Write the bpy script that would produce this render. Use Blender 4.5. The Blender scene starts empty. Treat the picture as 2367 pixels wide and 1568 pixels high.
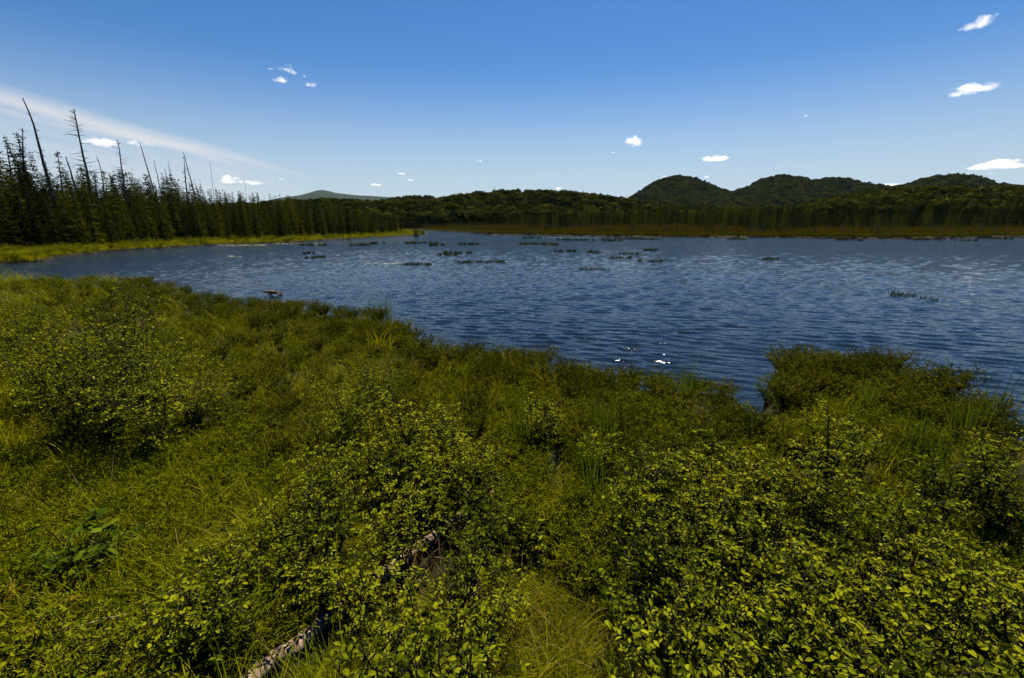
import bpy, math, random
import numpy as np
from mathutils import Vector, Matrix, Euler

# ------------------------------------------------------------------ camera
W0, H0, F0 = 2367.0, 1568.0, 1052.0          # photograph measured at this size
CAM_H = 3.6
HORIZON = 518.0
PITCH = math.atan((H0 / 2 - HORIZON) / F0)
scene = bpy.context.scene
COL = scene.collection
cam_d = bpy.data.cameras.new('camera')
cam = bpy.data.objects.new('camera', cam_d)
COL.objects.link(cam)
cam.location = (0, 0, CAM_H)
cam.rotation_euler = (math.pi / 2 - PITCH, 0, 0)
cam_d.sensor_width = 36.0
cam_d.lens = 36.0 * F0 / W0
cam_d.clip_start = 0.05
cam_d.clip_end = 80000
scene.camera = cam

# ------------------------------------------------------------------ light
SUN_AZ = math.radians(17)       # clockwise from +Y
SUN_EL = math.radians(60)
SUN_STRENGTH = 5.0
SKY_STRENGTH = 0.055
EXPOSURE = 0.92
sun_vec = Vector((math.sin(SUN_AZ) * math.cos(SUN_EL), math.cos(SUN_AZ) * math.cos(SUN_EL), math.sin(SUN_EL)))
sl = bpy.data.lights.new('sun', 'SUN')
sl.energy = SUN_STRENGTH
sl.angle = math.radians(0.5)
sl.color = (1.0, 0.93, 0.80)
so = bpy.data.objects.new('sun', sl)
COL.objects.link(so)
so.rotation_euler = (-sun_vec).to_track_quat('-Z', 'Y').to_euler()
so.location = (20, 40, 60)

vs = scene.view_settings
scene.display_settings.display_device = 'sRGB'
vs.view_transform = 'Standard'
vs.look = 'None'
vs.exposure = EXPOSURE
vs.gamma = 1.0
vs.use_curve_mapping = False
scene.cycles.use_denoising = True
scene.cycles.max_bounces = 5
scene.cycles.use_adaptive_sampling = True
scene.cycles.adaptive_threshold = 0.012
scene.cycles.diffuse_bounces = 0
scene.cycles.glossy_bounces = 2
scene.cycles.transmission_bounces = 3
scene.cycles.transparent_max_bounces = 4
scene.cycles.volume_bounces = 6
scene.cycles.caustics_reflective = False
scene.cycles.caustics_refractive = False


# ------------------------------------------------------------------ pixel helpers (photograph -> place)
cp, sp = math.cos(PITCH), math.sin(PITCH)


def ray(px, py):
    x = (px - W0 / 2) / F0
    y = -(py - H0 / 2) / F0
    return np.array([x, cp + y * sp, -sp + y * cp])


def G(px, py, z=0.0):
    d = ray(px, py)
    t = (z - CAM_H) / d[2]
    return np.array([d[0] * t, d[1] * t, z])


def AT(px, py, depth):
    """point on the pixel's ray whose world y is depth"""
    d = ray(px, py)
    t = depth / d[1]
    return np.array([d[0] * t, d[1] * t, CAM_H + d[2] * t])


def project(P):
    P = np.asarray(P, float)
    x, y, z = P[..., 0], P[..., 1], P[..., 2] - CAM_H
    dep = y * cp - z * sp
    up = y * sp + z * cp
    dep = np.where(dep < 1e-3, 1e-3, dep)
    return W0 / 2 + F0 * x / dep, H0 / 2 - F0 * up / dep


def az_el(px, py):
    d = ray(px, py)
    return math.atan2(d[0], d[1]), math.atan2(d[2], math.hypot(d[0], d[1]))


# ------------------------------------------------------------------ world
def world():
    w = bpy.data.worlds.new('World')
    scene.world = w
    w.use_nodes = True
    nt = w.node_tree
    nt.nodes.clear()
    N, L = nt.nodes, nt.links
    sky = N.new('ShaderNodeTexSky')
    sky.sky_type = 'NISHITA'
    sky.sun_disc = False
    sky.sun_elevation = SUN_EL
    sky.sun_rotation = SUN_AZ
    sky.altitude = 500
    sky.air_density = 1.0
    sky.dust_density = 0.2
    sky.ozone_density = 2.5
    tc = N.new('ShaderNodeTexCoord')
    a = Vector(ray(0, 232)).normalized()
    b = Vector(ray(770, 425)).normalized()
    n = a.cross(b).normalized()
    if n.z < 0:
        n = -n
    m = (b - a).normalized()

    def dot(vec):
        d = N.new('ShaderNodeVectorMath'); d.operation = 'DOT_PRODUCT'
        L.new(tc.outputs['Generated'], d.inputs[0]); d.inputs[1].default_value = vec
        return d.outputs['Value']

    def math_(op, x, y=None, clamp=False):
        q = N.new('ShaderNodeMath'); q.operation = op; q.use_clamp = clamp
        for i, v in enumerate((x, y)):
            if v is None: continue
            if isinstance(v, (int, float)): q.inputs[i].default_value = v
            else: L.new(v, q.inputs[i])
        return q.outputs[0]

    def rng(v, a0, a1, b0, b1):
        q = N.new('ShaderNodeMapRange'); q.interpolation_type = 'SMOOTHSTEP'
        L.new(v, q.inputs[0])
        for i, x in enumerate((a0, a1, b0, b1)): q.inputs[i + 1].default_value = x
        return q.outputs[0]
    across = dot(n)
    along = dot(m)
    comb = N.new('ShaderNodeCombineXYZ')
    L.new(math_('MULTIPLY', across, 26.0), comb.inputs[0])
    L.new(math_('MULTIPLY', along, 3.2), comb.inputs[1])
    nz = N.new('ShaderNodeTexNoise'); nz.inputs['Scale'].default_value = 1.6
    nz.inputs['Detail'].default_value = 7; nz.inputs['Roughness'].default_value = 0.6
    L.new(comb.outputs[0], nz.inputs['Vector'])
    wob = math_('MULTIPLY', math_('SUBTRACT', nz.outputs[0], 0.5), 0.035)
    ac = math_('ADD', across, wob)
    sa, sb = a.dot(m), b.dot(m)
    # width shrinks towards the far end of the streak
    wid = N.new('ShaderNodeMapRange'); L.new(along, wid.inputs[0])
    for i, x in enumerate((sa, sb, 0.0145, 0.005)): wid.inputs[i + 1].default_value = x
    ratio = math_('DIVIDE', math_('ABSOLUTE', ac), wid.outputs[0])
    core = rng(ratio, 0.0, 1.9, 1.0, 0.0)
    core = math_('MULTIPLY', core, rng(along, sb + 0.02, sb - 0.25, 0.0, 1.0))
    core = math_('MULTIPLY', core, rng(nz.outputs[0], 0.25, 0.62, 0.35, 0.95))
    veil = math_('MULTIPLY', rng(across, 0.01, -0.03, 0, 1), rng(across, -0.26, -0.06, 0, 1))
    veil = math_('MULTIPLY', veil, rng(along, sb + 0.05, sa + 0.15, 0.0, 1.0))
    veil = math_('MULTIPLY', veil, rng(nz.outputs[0], 0.35, 0.75, 0.15, 0.6))
    fac = math_('MAXIMUM', core, veil)
    fac = math_('MULTIPLY', fac, 0.8, True)
    hs = N.new('ShaderNodeHueSaturation'); hs.inputs['Saturation'].default_value = 1.34; hs.inputs['Hue'].default_value = 0.506; hs.inputs['Value'].default_value = 1.0
    L.new(sky.outputs[0], hs.inputs['Color'])
    sep = N.new('ShaderNodeSeparateXYZ'); L.new(tc.outputs['Generated'], sep.inputs[0])
    pale = N.new('ShaderNodeMixRGB')
    L.new(rng(sep.outputs[2], 0.30, 0.0, 0.0, 0.85), pale.inputs[0]); L.new(hs.outputs[0], pale.inputs[1])
    kp = 0.72 * 2 ** -EXPOSURE / SKY_STRENGTH
    pale.inputs[2].default_value = (kp * 0.76, kp * 0.88, kp * 1.0, 1)
    mix = N.new('ShaderNodeMixRGB')
    L.new(fac, mix.inputs[0]); L.new(pale.outputs[0], mix.inputs[1])
    k = 0.85 * 2 ** -EXPOSURE / SKY_STRENGTH
    mix.inputs[2].default_value = (k * 1.0, k * 0.95, k * 0.94, 1)
    bg = N.new('ShaderNodeBackground')
    bg.inputs['Strength'].default_value = SKY_STRENGTH
    L.new(mix.outputs[0], bg.inputs['Color'])
    out = N.new('ShaderNodeOutputWorld')
    L.new(bg.outputs[0], out.inputs['Surface'])


world()

# ------------------------------------------------------------------ mesh helpers
RNG = np.random.default_rng(7)


def make_mesh(name, V, faces, rnd=None, smooth=False, mat=None):
    """faces: list of integer arrays (m,k); rnd: per-face value in the same order"""
    V = np.asarray(V, np.float32).reshape(-1, 3)
    faces = [np.asarray(f, np.int32).reshape(len(f), -1) for f in faces if len(f)]
    me = bpy.data.meshes.new(name)
    nl = sum(f.size for f in faces)
    npoly = sum(len(f) for f in faces)
    me.vertices.add(len(V)); me.vertices.foreach_set('co', V.ravel())
    if npoly:
        me.loops.add(nl); me.polygons.add(npoly)
        me.loops.foreach_set('vertex_index', np.concatenate([f.ravel() for f in faces]))
        tot = np.concatenate([np.full(len(f), f.shape[1], np.int32) for f in faces])
        st = np.concatenate([[0], np.cumsum(tot)[:-1]]).astype(np.int32)
        me.polygons.foreach_set('loop_start', st)
        try:
            me.polygons.foreach_set('loop_total', tot)
        except Exception:
            pass
        me.polygons.foreach_set('use_smooth', np.full(npoly, smooth, bool))
    if rnd is not None:
        at = me.attributes.new('rnd', 'FLOAT', 'FACE')
        at.data.foreach_set('value', np.asarray(rnd, np.float32))
    me.update(calc_edges=True)
    if mat is not None:
        me.materials.append(mat)
    return me


class Builder:
    """collects vertex blocks and faces for one mesh"""
    def __init__(self):
        self.V, self.F, self.R, self.n = [], {3: [], 4: []}, {3: [], 4: []}, 0

    def add(self, V, tri=None, quad=None, r=0.0):
        V = np.asarray(V, float).reshape(-1, 3)
        for k, f in ((3, tri), (4, quad)):
            if f is not None and len(f):
                f = np.asarray(f, int).reshape(-1, k)
                self.F[k].append(f + self.n)
                self.R[k].append(np.broadcast_to(np.asarray(r, float), (len(f),)) if np.ndim(r) == 0 or len(np.atleast_1d(r)) == len(f) else np.full(len(f), float(np.ravel(r)[0])))
        self.V.append(V)
        self.n += len(V)

    def tube(self, pts, rad, sides=5, r=0.0, cap=True):
        P = np.asarray(pts, float); n = len(P)
        rad = np.broadcast_to(np.asarray(rad, float), (n,))
        T = np.gradient(P, axis=0); T /= np.linalg.norm(T, axis=1, keepdims=True) + 1e-9
        ref = np.array([0, 0, 1.0]) if abs(T[0, 2]) < 0.9 else np.array([1.0, 0, 0])
        A = np.cross(T, ref); A /= np.linalg.norm(A, axis=1, keepdims=True) + 1e-9
        B = np.cross(T, A)
        ang = np.linspace(0, 2 * np.pi, sides, endpoint=False)
        V = P[:, None] + rad[:, None, None] * (np.cos(ang)[None, :, None] * A[:, None] + np.sin(ang)[None, :, None] * B[:, None])
        i = np.arange(n - 1)[:, None] * sides; j = np.arange(sides)[None]
        j2 = (j + 1) % sides
        Q = np.stack([i + j, i + j2, i + sides + j2, i + sides + j], -1).reshape(-1, 4)
        V = V.reshape(-1, 3)
        tri = []
        if cap:
            V = np.concatenate([V, P[:1], P[-1:]])
            c0, c1 = n * sides, n * sides + 1
            for q in range(sides):
                tri.append((c0, (q + 1) % sides, q))
                tri.append((c1, (n - 1) * sides + q, (n - 1) * sides + (q + 1) % sides))
        self.add(V, tri=tri, quad=Q, r=r)

    def instances(self, tv, tri, quad, pos, M, scale, rnd):
        """merge copies of a template; M (n,3,3) columns are the local axes"""
        n = len(pos)
        if n == 0: return
        tv = np.asarray(tv, float); k = len(tv)
        V = np.einsum('nij,kj->nki', M, tv) * np.asarray(scale).reshape(n, 1, -1) + np.asarray(pos)[:, None]
        off = (np.arange(n) * k)[:, None, None]
        for kk, f in ((3, tri), (4, quad)):
            if f is not None and len(f):
                f = np.asarray(f, int).reshape(-1, kk)
                self.F[kk].append((f[None] + off).reshape(-1, kk) + self.n)
                self.R[kk].append(np.repeat(np.asarray(rnd, float), len(f)))
        self.V.append(V.reshape(-1, 3)); self.n += n * k

    def mesh(self, name, mat, smooth=False):
        fs, rs = [], []
        for k in (3, 4):
            if self.F[k]:
                fs.append(np.concatenate(self.F[k])); rs.append(np.concatenate(self.R[k]))
        return make_mesh(name, np.concatenate(self.V), fs, np.concatenate(rs) if rs else None, smooth, mat)


def obj(name, mesh, parent=None, **props):
    o = bpy.data.objects.new(name, mesh)
    COL.objects.link(o)
    if parent is not None: o.parent = parent
    for k, v in props.items(): o[k] = v
    return o


def thing(name, loc, label, cat, group=None, rot=(0, 0, 0), scale=1.0):
    o = bpy.data.objects.new(name, None)
    o.empty_display_size = 0.2
    COL.objects.link(o)
    o.location = loc; o.rotation_euler = rot
    o.scale = (scale,) * 3 if np.ndim(scale) == 0 else scale
    o['label'] = label; o['category'] = cat
    if group: o['group'] = group
    return o


def frames(d, nrm):
    """matrices whose columns are side, length direction, normal"""
    d = d / (np.linalg.norm(d, axis=1, keepdims=True) + 1e-9)
    s = np.cross(d, nrm); s /= np.linalg.norm(s, axis=1, keepdims=True) + 1e-9
    n = np.cross(s, d)
    return np.stack([s, d, n], -1)


def fbm(x, y, seed=0, scale=1.0, octv=4):
    r = np.random.default_rng(seed)
    out = np.zeros_like(np.asarray(x, float)); amp = 1.0; tot = 0
    for o in range(octv):
        for _ in range(3):
            th, ph = r.uniform(0, 2 * np.pi, 2); kx = np.cos(th) * scale * 2 ** o; ky = np.sin(th) * scale * 2 ** o
            ph2 = r.uniform(0, 2 * np.pi)
            out = out + amp * np.sin(kx * x + ky * y + ph + 1.3 * np.sin(0.7 * (kx * y - ky * x) + ph2))
        tot += amp * 1.7; amp *= 0.55
    return out / tot


# ------------------------------------------------------------------ materials
def new_mat(name):
    m = bpy.data.materials.new(name); m.use_nodes = True
    nt = m.node_tree; nt.nodes.clear()
    return m, nt.nodes, nt.links


def ramp(N, stops):
    r = N.new('ShaderNodeValToRGB')
    el = r.color_ramp.elements
    while len(el) < len(stops): el.new(0.5)
    for e, (p, c) in zip(el, stops):
        e.position = p; e.color = (*c, 1)
    return r


def leaf_mat(name, cols, trans=0.4, rough=0.45, spec=0.35, tcol=(1.25, 1.15, 0.35), wa=1.0, wo=0.55):
    m, N, L = new_mat(name)
    at = N.new('ShaderNodeAttribute'); at.attribute_name = 'rnd'
    oi = N.new('ShaderNodeObjectInfo')
    ad = N.new('ShaderNodeMath'); ad.operation = 'ADD'
    am = N.new('ShaderNodeMath'); am.operation = 'MULTIPLY'; am.inputs[1].default_value = wa
    L.new(at.outputs['Fac'], am.inputs[0]); L.new(am.outputs[0], ad.inputs[0])
    hm = N.new('ShaderNodeMath'); hm.operation = 'MULTIPLY'; hm.inputs[1].default_value = wo
    L.new(oi.outputs['Random'], hm.inputs[0]); L.new(hm.outputs[0], ad.inputs[1])
    pp = N.new('ShaderNodeMath'); pp.operation = 'PINGPONG'; pp.inputs[1].default_value = 1.0
    L.new(ad.outputs[0], pp.inputs[0])
    stops = [(i / (len(cols) - 1), c) for i, c in enumerate(cols)]
    r = ramp(N, stops); L.new(pp.outputs[0], r.inputs[0])
    p = N.new('ShaderNodeBsdfPrincipled')
    L.new(r.outputs[0], p.inputs['Base Color'])
    p.inputs['Roughness'].default_value = rough
    p.inputs['Specular IOR Level'].default_value = spec
    t = N.new('ShaderNodeBsdfTranslucent')
    mu = N.new('ShaderNodeMixRGB'); mu.blend_type = 'MULTIPLY'; mu.inputs[0].default_value = 1
    L.new(r.outputs[0], mu.inputs[1]); mu.inputs[2].default_value = (*tcol, 1)
    L.new(mu.outputs[0], t.inputs['Color'])
    mx = N.new('ShaderNodeMixShader'); mx.inputs[0].default_value = trans
    L.new(p.outputs[0], mx.inputs[1]); L.new(t.outputs[0], mx.inputs[2])
    o = N.new('ShaderNodeOutputMaterial'); L.new(mx.outputs[0], o.inputs[0])
    return m


def bark_mat(name, c0, c1, scale=12.0, rough=0.9):
    m, N, L = new_mat(name)
    tc = N.new('ShaderNodeTexCoord')
    mp = N.new('ShaderNodeMapping'); mp.inputs['Scale'].default_value = (1, 1, 0.25)
    L.new(tc.outputs['Object'], mp.inputs[0])
    nz = N.new('ShaderNodeTexNoise'); nz.inputs['Scale'].default_value = scale; nz.inputs['Detail'].default_value = 6
    L.new(mp.outputs[0], nz.inputs['Vector'])
    r = ramp(N, [(0.32, c0), (0.68, c1)]); L.new(nz.outputs[0], r.inputs[0])
    p = N.new('ShaderNodeBsdfPrincipled'); p.inputs['Roughness'].default_value = rough
    p.inputs['Specular IOR Level'].default_value = 0.2
    L.new(r.outputs[0], p.inputs['Base Color'])
    b = N.new('ShaderNodeBump'); b.inputs['Strength'].default_value = 0.6; b.inputs['Distance'].default_value = 0.02
    L.new(nz.outputs[0], b.inputs['Height']); L.new(b.outputs[0], p.inputs['Normal'])
    o = N.new('ShaderNodeOutputMaterial'); L.new(p.outputs[0], o.inputs[0])
    return m


def plain_mat(name, c, rough=0.6):
    m, N, L = new_mat(name)
    tc = N.new('ShaderNodeTexCoord')
    nz = N.new('ShaderNodeTexNoise'); nz.inputs['Scale'].default_value = 6
    L.new(tc.outputs['Object'], nz.inputs['Vector'])
    r = ramp(N, [(0.3, tuple(0.85 * x for x in c)), (0.7, c)]); L.new(nz.outputs[0], r.inputs[0])
    p = N.new('ShaderNodeBsdfPrincipled'); p.inputs['Roughness'].default_value = rough
    L.new(r.outputs[0], p.inputs['Base Color'])
    o = N.new('ShaderNodeOutputMaterial'); L.new(p.outputs[0], o.inputs[0])
    return m


M_ALDER = leaf_mat('alder_leaf', [(0.006, 0.012, 0.001), (0.034, 0.047, 0.0012), (0.108, 0.122, 0.0025), (0.215, 0.220, 0.006)], 0.16, 0.6, 0.01)
M_BROAD = leaf_mat('broad_leaf', [(0.010, 0.024, 0.002), (0.042, 0.068, 0.003), (0.13, 0.155, 0.006)], 0.25, 0.6, 0.015)
M_LOW = leaf_mat('low_shrub_leaf', [(0.006, 0.012, 0.001), (0.034, 0.046, 0.001), (0.090, 0.102, 0.002), (0.135, 0.115, 0.005)], 0.18, 0.6, 0.008)
M_GREEN = leaf_mat('undergrowth_leaf', [(0.006, 0.014, 0.001), (0.038, 0.055, 0.001), (0.100, 0.120, 0.002), (0.17, 0.165, 0.005)], 0.18, 0.6, 0.008)
M_GRASS = leaf_mat('sedge_blade', [(0.022, 0.038, 0.001), (0.088, 0.115, 0.0015), (0.190, 0.208, 0.003), (0.30, 0.25, 0.014)], 0.42, 0.65, 0.008, wo=0.45)
M_STALK = leaf_mat('dead_stalk', [(0.12, 0.07, 0.02), (0.26, 0.17, 0.06), (0.40, 0.30, 0.13)], 0.2, 0.7, 0.02)
M_CATTAIL = leaf_mat('cattail_blade', [(0.025, 0.055, 0.005), (0.05, 0.09, 0.008), (0.08, 0.11, 0.01)], 0.4, 0.5, 0.15)
M_REED = leaf_mat('reed_blade', [(0.012, 0.025, 0.004), (0.025, 0.042, 0.007), (0.04, 0.05, 0.009)], 0.3, 0.6, 0.1)
M_RUST = leaf_mat('bog_sedge_blade', [(0.024, 0.030, 0.0015), (0.046, 0.042, 0.002), (0.078, 0.052, 0.004)], 0.3, 0.8, 0.01, wa=0.5, wo=0.8)
M_SPRUCE = leaf_mat('spruce_needles', [(0.003, 0.005, 0.0006), (0.007, 0.010, 0.001), (0.016, 0.019, 0.002)], 0.15, 0.8, 0.008, wa=0.35, wo=0.8)
M_LARCH = leaf_mat('larch_needles', [(0.007, 0.012, 0.0008), (0.024, 0.033, 0.0015), (0.075, 0.076, 0.003)], 0.28, 0.8, 0.008, wa=0.35, wo=0.85)
M_YELLOWNEEDLE = leaf_mat('yellow_needles', [(0.18, 0.13, 0.008), (0.28, 0.19, 0.015)], 0.4, 0.7, 0.05)
M_DECID = leaf_mat('deciduous_leaf', [(0.008, 0.014, 0.001), (0.025, 0.033, 0.002), (0.052, 0.060, 0.003), (0.085, 0.085, 0.005)], 0.2, 0.8, 0.01, wa=0.4, wo=0.85)
M_FERN = leaf_mat('fern_frond', [(0.18, 0.14, 0.008), (0.27, 0.18, 0.012), (0.33, 0.19, 0.02)], 0.4, 0.6, 0.1)
M_MOSS = leaf_mat('orange_moss', [(0.18, 0.10, 0.006), (0.28, 0.15, 0.012), (0.34, 0.17, 0.02)], 0.3, 0.8, 0.05)
M_LILY = leaf_mat('lily_pad', [(0.20, 0.20, 0.05), (0.32, 0.30, 0.10)], 0.1, 0.35, 0.4)
M_TWIG = bark_mat('shrub_twig', (0.008, 0.006, 0.004), (0.022, 0.016, 0.010), 30)
M_BARK = bark_mat('conifer_bark', (0.018, 0.015, 0.012), (0.05, 0.042, 0.035), 6)
M_SNAG = bark_mat('dead_wood', (0.022, 0.02, 0.02), (0.06, 0.055, 0.052), 5)
M_PALE = bark_mat('pale_dead_stick', (0.30, 0.22, 0.12), (0.48, 0.38, 0.22), 20)
M_LOG = bark_mat('fallen_log_wood', (0.17, 0.105, 0.06), (0.42, 0.30, 0.19), 22)
M_DRIFT = bark_mat('driftwood', (0.05, 0.03, 0.02), (0.22, 0.14, 0.09), 7)
M_BLUE = plain_mat('blue_cloth', (0.02, 0.05, 0.45), 0.8)
M_SKIN = plain_mat('skin', (0.45, 0.25, 0.17), 0.6)
M_HAIR = plain_mat('dark_hair', (0.02, 0.015, 0.01), 0.7)
M_HULL = plain_mat('kayak_hull', (0.50, 0.46, 0.40), 0.35)
M_PADDLE = plain_mat('paddle', (0.08, 0.07, 0.06), 0.5)

# ------------------------------------------------------------------ the lake outline
left_shore = [(-420, 612, 0), (-200, 611, 0), (0, 610, 0), (60, 607, 0), (105, 604, 0), (128, 600, 0), (118, 596, 0), (150, 593, 0), (246, 582, 0), (377, 574, 0), (493, 567, 0),
              (568, 565, 0), (680, 561, 0), (792, 554, 0), (932, 547, 0), (965, 545, 0), (980, 542, 0), (972, 538, 0), (955, 536, 0), (940, 534.5, 0), (960, 532.5, 0)]
far_shore = [(1002, 534, 0), (1072, 538, 0), (1136, 543, 0), (1231, 544, 0), (1417, 547, 0), (1600, 549, 0), (1799, 550, 0), (1984, 552, 0), (2125, 552, 0), (2367, 549, 0), (2700, 549, 0)]
ZV = 0.45
near_shore = [(2900, 1230), (2600, 1090), (2440, 1010), (2367, 982), (2310, 950), (2250, 908), (2140, 868), (2050, 842), (1940, 829), (1830, 834), (1790, 848), (1782, 900), (1776, 948), (1742, 950),
              (1732, 928), (1700, 884), (1600, 874), (1500, 868), (1400, 858), (1300, 842), (1200, 812), (1080, 804), (1000, 799), (968, 790), (955, 764), (910, 741), (850, 722), (740, 716), (680, 704),
              (560, 701), (505, 694), (450, 672), (390, 659), (290, 645), (190, 640), (100, 636), (0, 634), (-200, 634), (-420, 634)]
LAKE = np.array([G(x, y, z)[:2] for x, y, z in left_shore + far_shore] + [G(x, y, ZV)[:2] for x, y in near_shore])


def lake_sd(x, y):
    """signed distance to the shoreline, positive on land"""
    x = np.asarray(x, float); y = np.asarray(y, float)
    sh = x.shape; P = np.stack([x.ravel(), y.ravel()], -1)
    A = LAKE; B = np.roll(LAKE, -1, 0)
    best = np.full(len(P), 1e18); inside = np.zeros(len(P), bool)
    for a, b in zip(A, B):
        e = b - a; w = P - a
        t = np.clip((w @ e) / (e @ e + 1e-12), 0, 1)
        d = w - t[:, None] * e
        best = np.minimum(best, (d * d).sum(1))
        c = (a[1] > P[:, 1]) != (b[1] > P[:, 1])
        with np.errstate(divide='ignore', invalid='ignore'):
            xi = a[0] + (P[:, 1] - a[1]) * e[0] / (e[1] if e[1] != 0 else 1e-12)
        inside ^= c & (P[:, 0] < xi)
    d = np.sqrt(best); d[inside] *= -1
    return d.reshape(sh)


# puddles in the marsh: centre, radii, heading
def _pud(px, py, rx, ry, rot):
    g = G(px, py, 0.0); return (g[0], g[1], rx, ry, rot)


PUDDLES = [_pud(1285, 1075, 0.16, 0.75, 0.05), _pud(1215, 1345, 0.36, 0.24, 0.2), _pud(1265, 1245, 0.16, 0.14, 0), _pud(1130, 1275, 0.22, 0.14, 0.3), _pud(1250, 1020, 0.22, 0.45, 0.1)]


def puddle_f(x, y):
    f = np.full(np.shape(x), 1e9)
    for cx, cy, rx, ry, a in PUDDLES:
        dx, dy = x - cx, y - cy
        u = dx * math.cos(a) + dy * math.sin(a); v = -dx * math.sin(a) + dy * math.cos(a)
        f = np.minimum(f, np.hypot(u / rx, v / ry))
    return f


# ------------------------------------------------------------------ terrain
RIDGES = [
    (410., 95., 11., [(420, 480), (560, 470), (640, 463), (700, 463), (760, 460), (850, 463), (900, 464), (1000, 459), (1060, 448), (1120, 440), (1200, 438), (1300, 442), (1400, 453), (1450, 462), (1550, 472), (1700, 480), (1900, 488)]),
    (720., 200., 11., [(860, 470), (920, 456), (960, 452), (1000, 454), (1060, 462)]),
    (480., 230., 11., [(1750, 490), (1850, 478), (1950, 456), (2000, 444), (2060, 437), (2120, 434), (2200, 432), (2300, 432), (2367, 430), (2500, 427), (2700, 430), (3000, 440)]),
    (1350., 600., 11., [(1380, 490), (1440, 468), (1465, 456), (1500, 434), (1530, 420), (1565, 411), (1600, 416), (1640, 431), (1690, 448), (1720, 440), (1760, 420), (1810, 409), (1850, 416), (1880, 422), (1930, 416), (1960, 420), (2000, 431), (2060, 438), (2100, 431), (2130, 420), (2170, 414), (2210, 412), (2260, 416), (2310, 430), (2400, 440), (2600, 450), (2900, 470)]),
    (6000., 2200., 0., [(540, 490), (600, 468), (650, 458), (690, 453), (715, 447), (730, 442), (743, 440), (757, 442), (775, 447), (800, 450), (830, 453), (860, 454), (900, 457), (950, 462), (1040, 475), (1100, 490)]),
]
RTAB = []
for D, wd, th, pts in RIDGES:
    az = []; hh = []
    for x, y in pts:
        a, e = az_el(x, y); az.append(a); hh.append(max(0.0, CAM_H + D * math.tan(e) - th))
    RTAB.append((D, wd, np.array(az), np.array(hh)))


def sstep(x):
    x = np.clip(x, 0, 1); return x * x * (3 - 2 * x)


def hills(x, y):
    r = np.hypot(x, y); a = np.arctan2(x, y)
    out = np.zeros(np.shape(x)); which = np.full(np.shape(x), -1)
    for i, (D, wd, az, hh) in enumerate(RTAB):
        h = np.interp(a, az, hh, left=0, right=0)
        s = np.where(r < D, sstep((r - (D - wd)) / wd), np.clip(1 - (r - D) / (2.5 * wd), 0, 1))
        v = h * s * (1 + 0.06 * fbm(x, y, 50 + i, 12.0 / D) * (D < 5000))
        which = np.where(v > out, i, which); out = np.maximum(out, v)
    return out, which


def ground_z(x, y, with_hills=True):
    x = np.asarray(x, float); y = np.asarray(y, float)
    sd = lake_sd(x, y)
    land = 0.20 + 0.06 * fbm(x, y, 3, 1.4) + 0.5 * sstep((np.hypot(x, y) - 60) / 200)
    z = -0.7 + (land + 0.7) * sstep((sd + 0.5) / 0.6)
    z = z - 0.35 * sstep((1.25 - puddle_f(x, y)) / 0.5)
    if with_hills:
        z = z + hills(x, y)[0]
    return z


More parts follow.
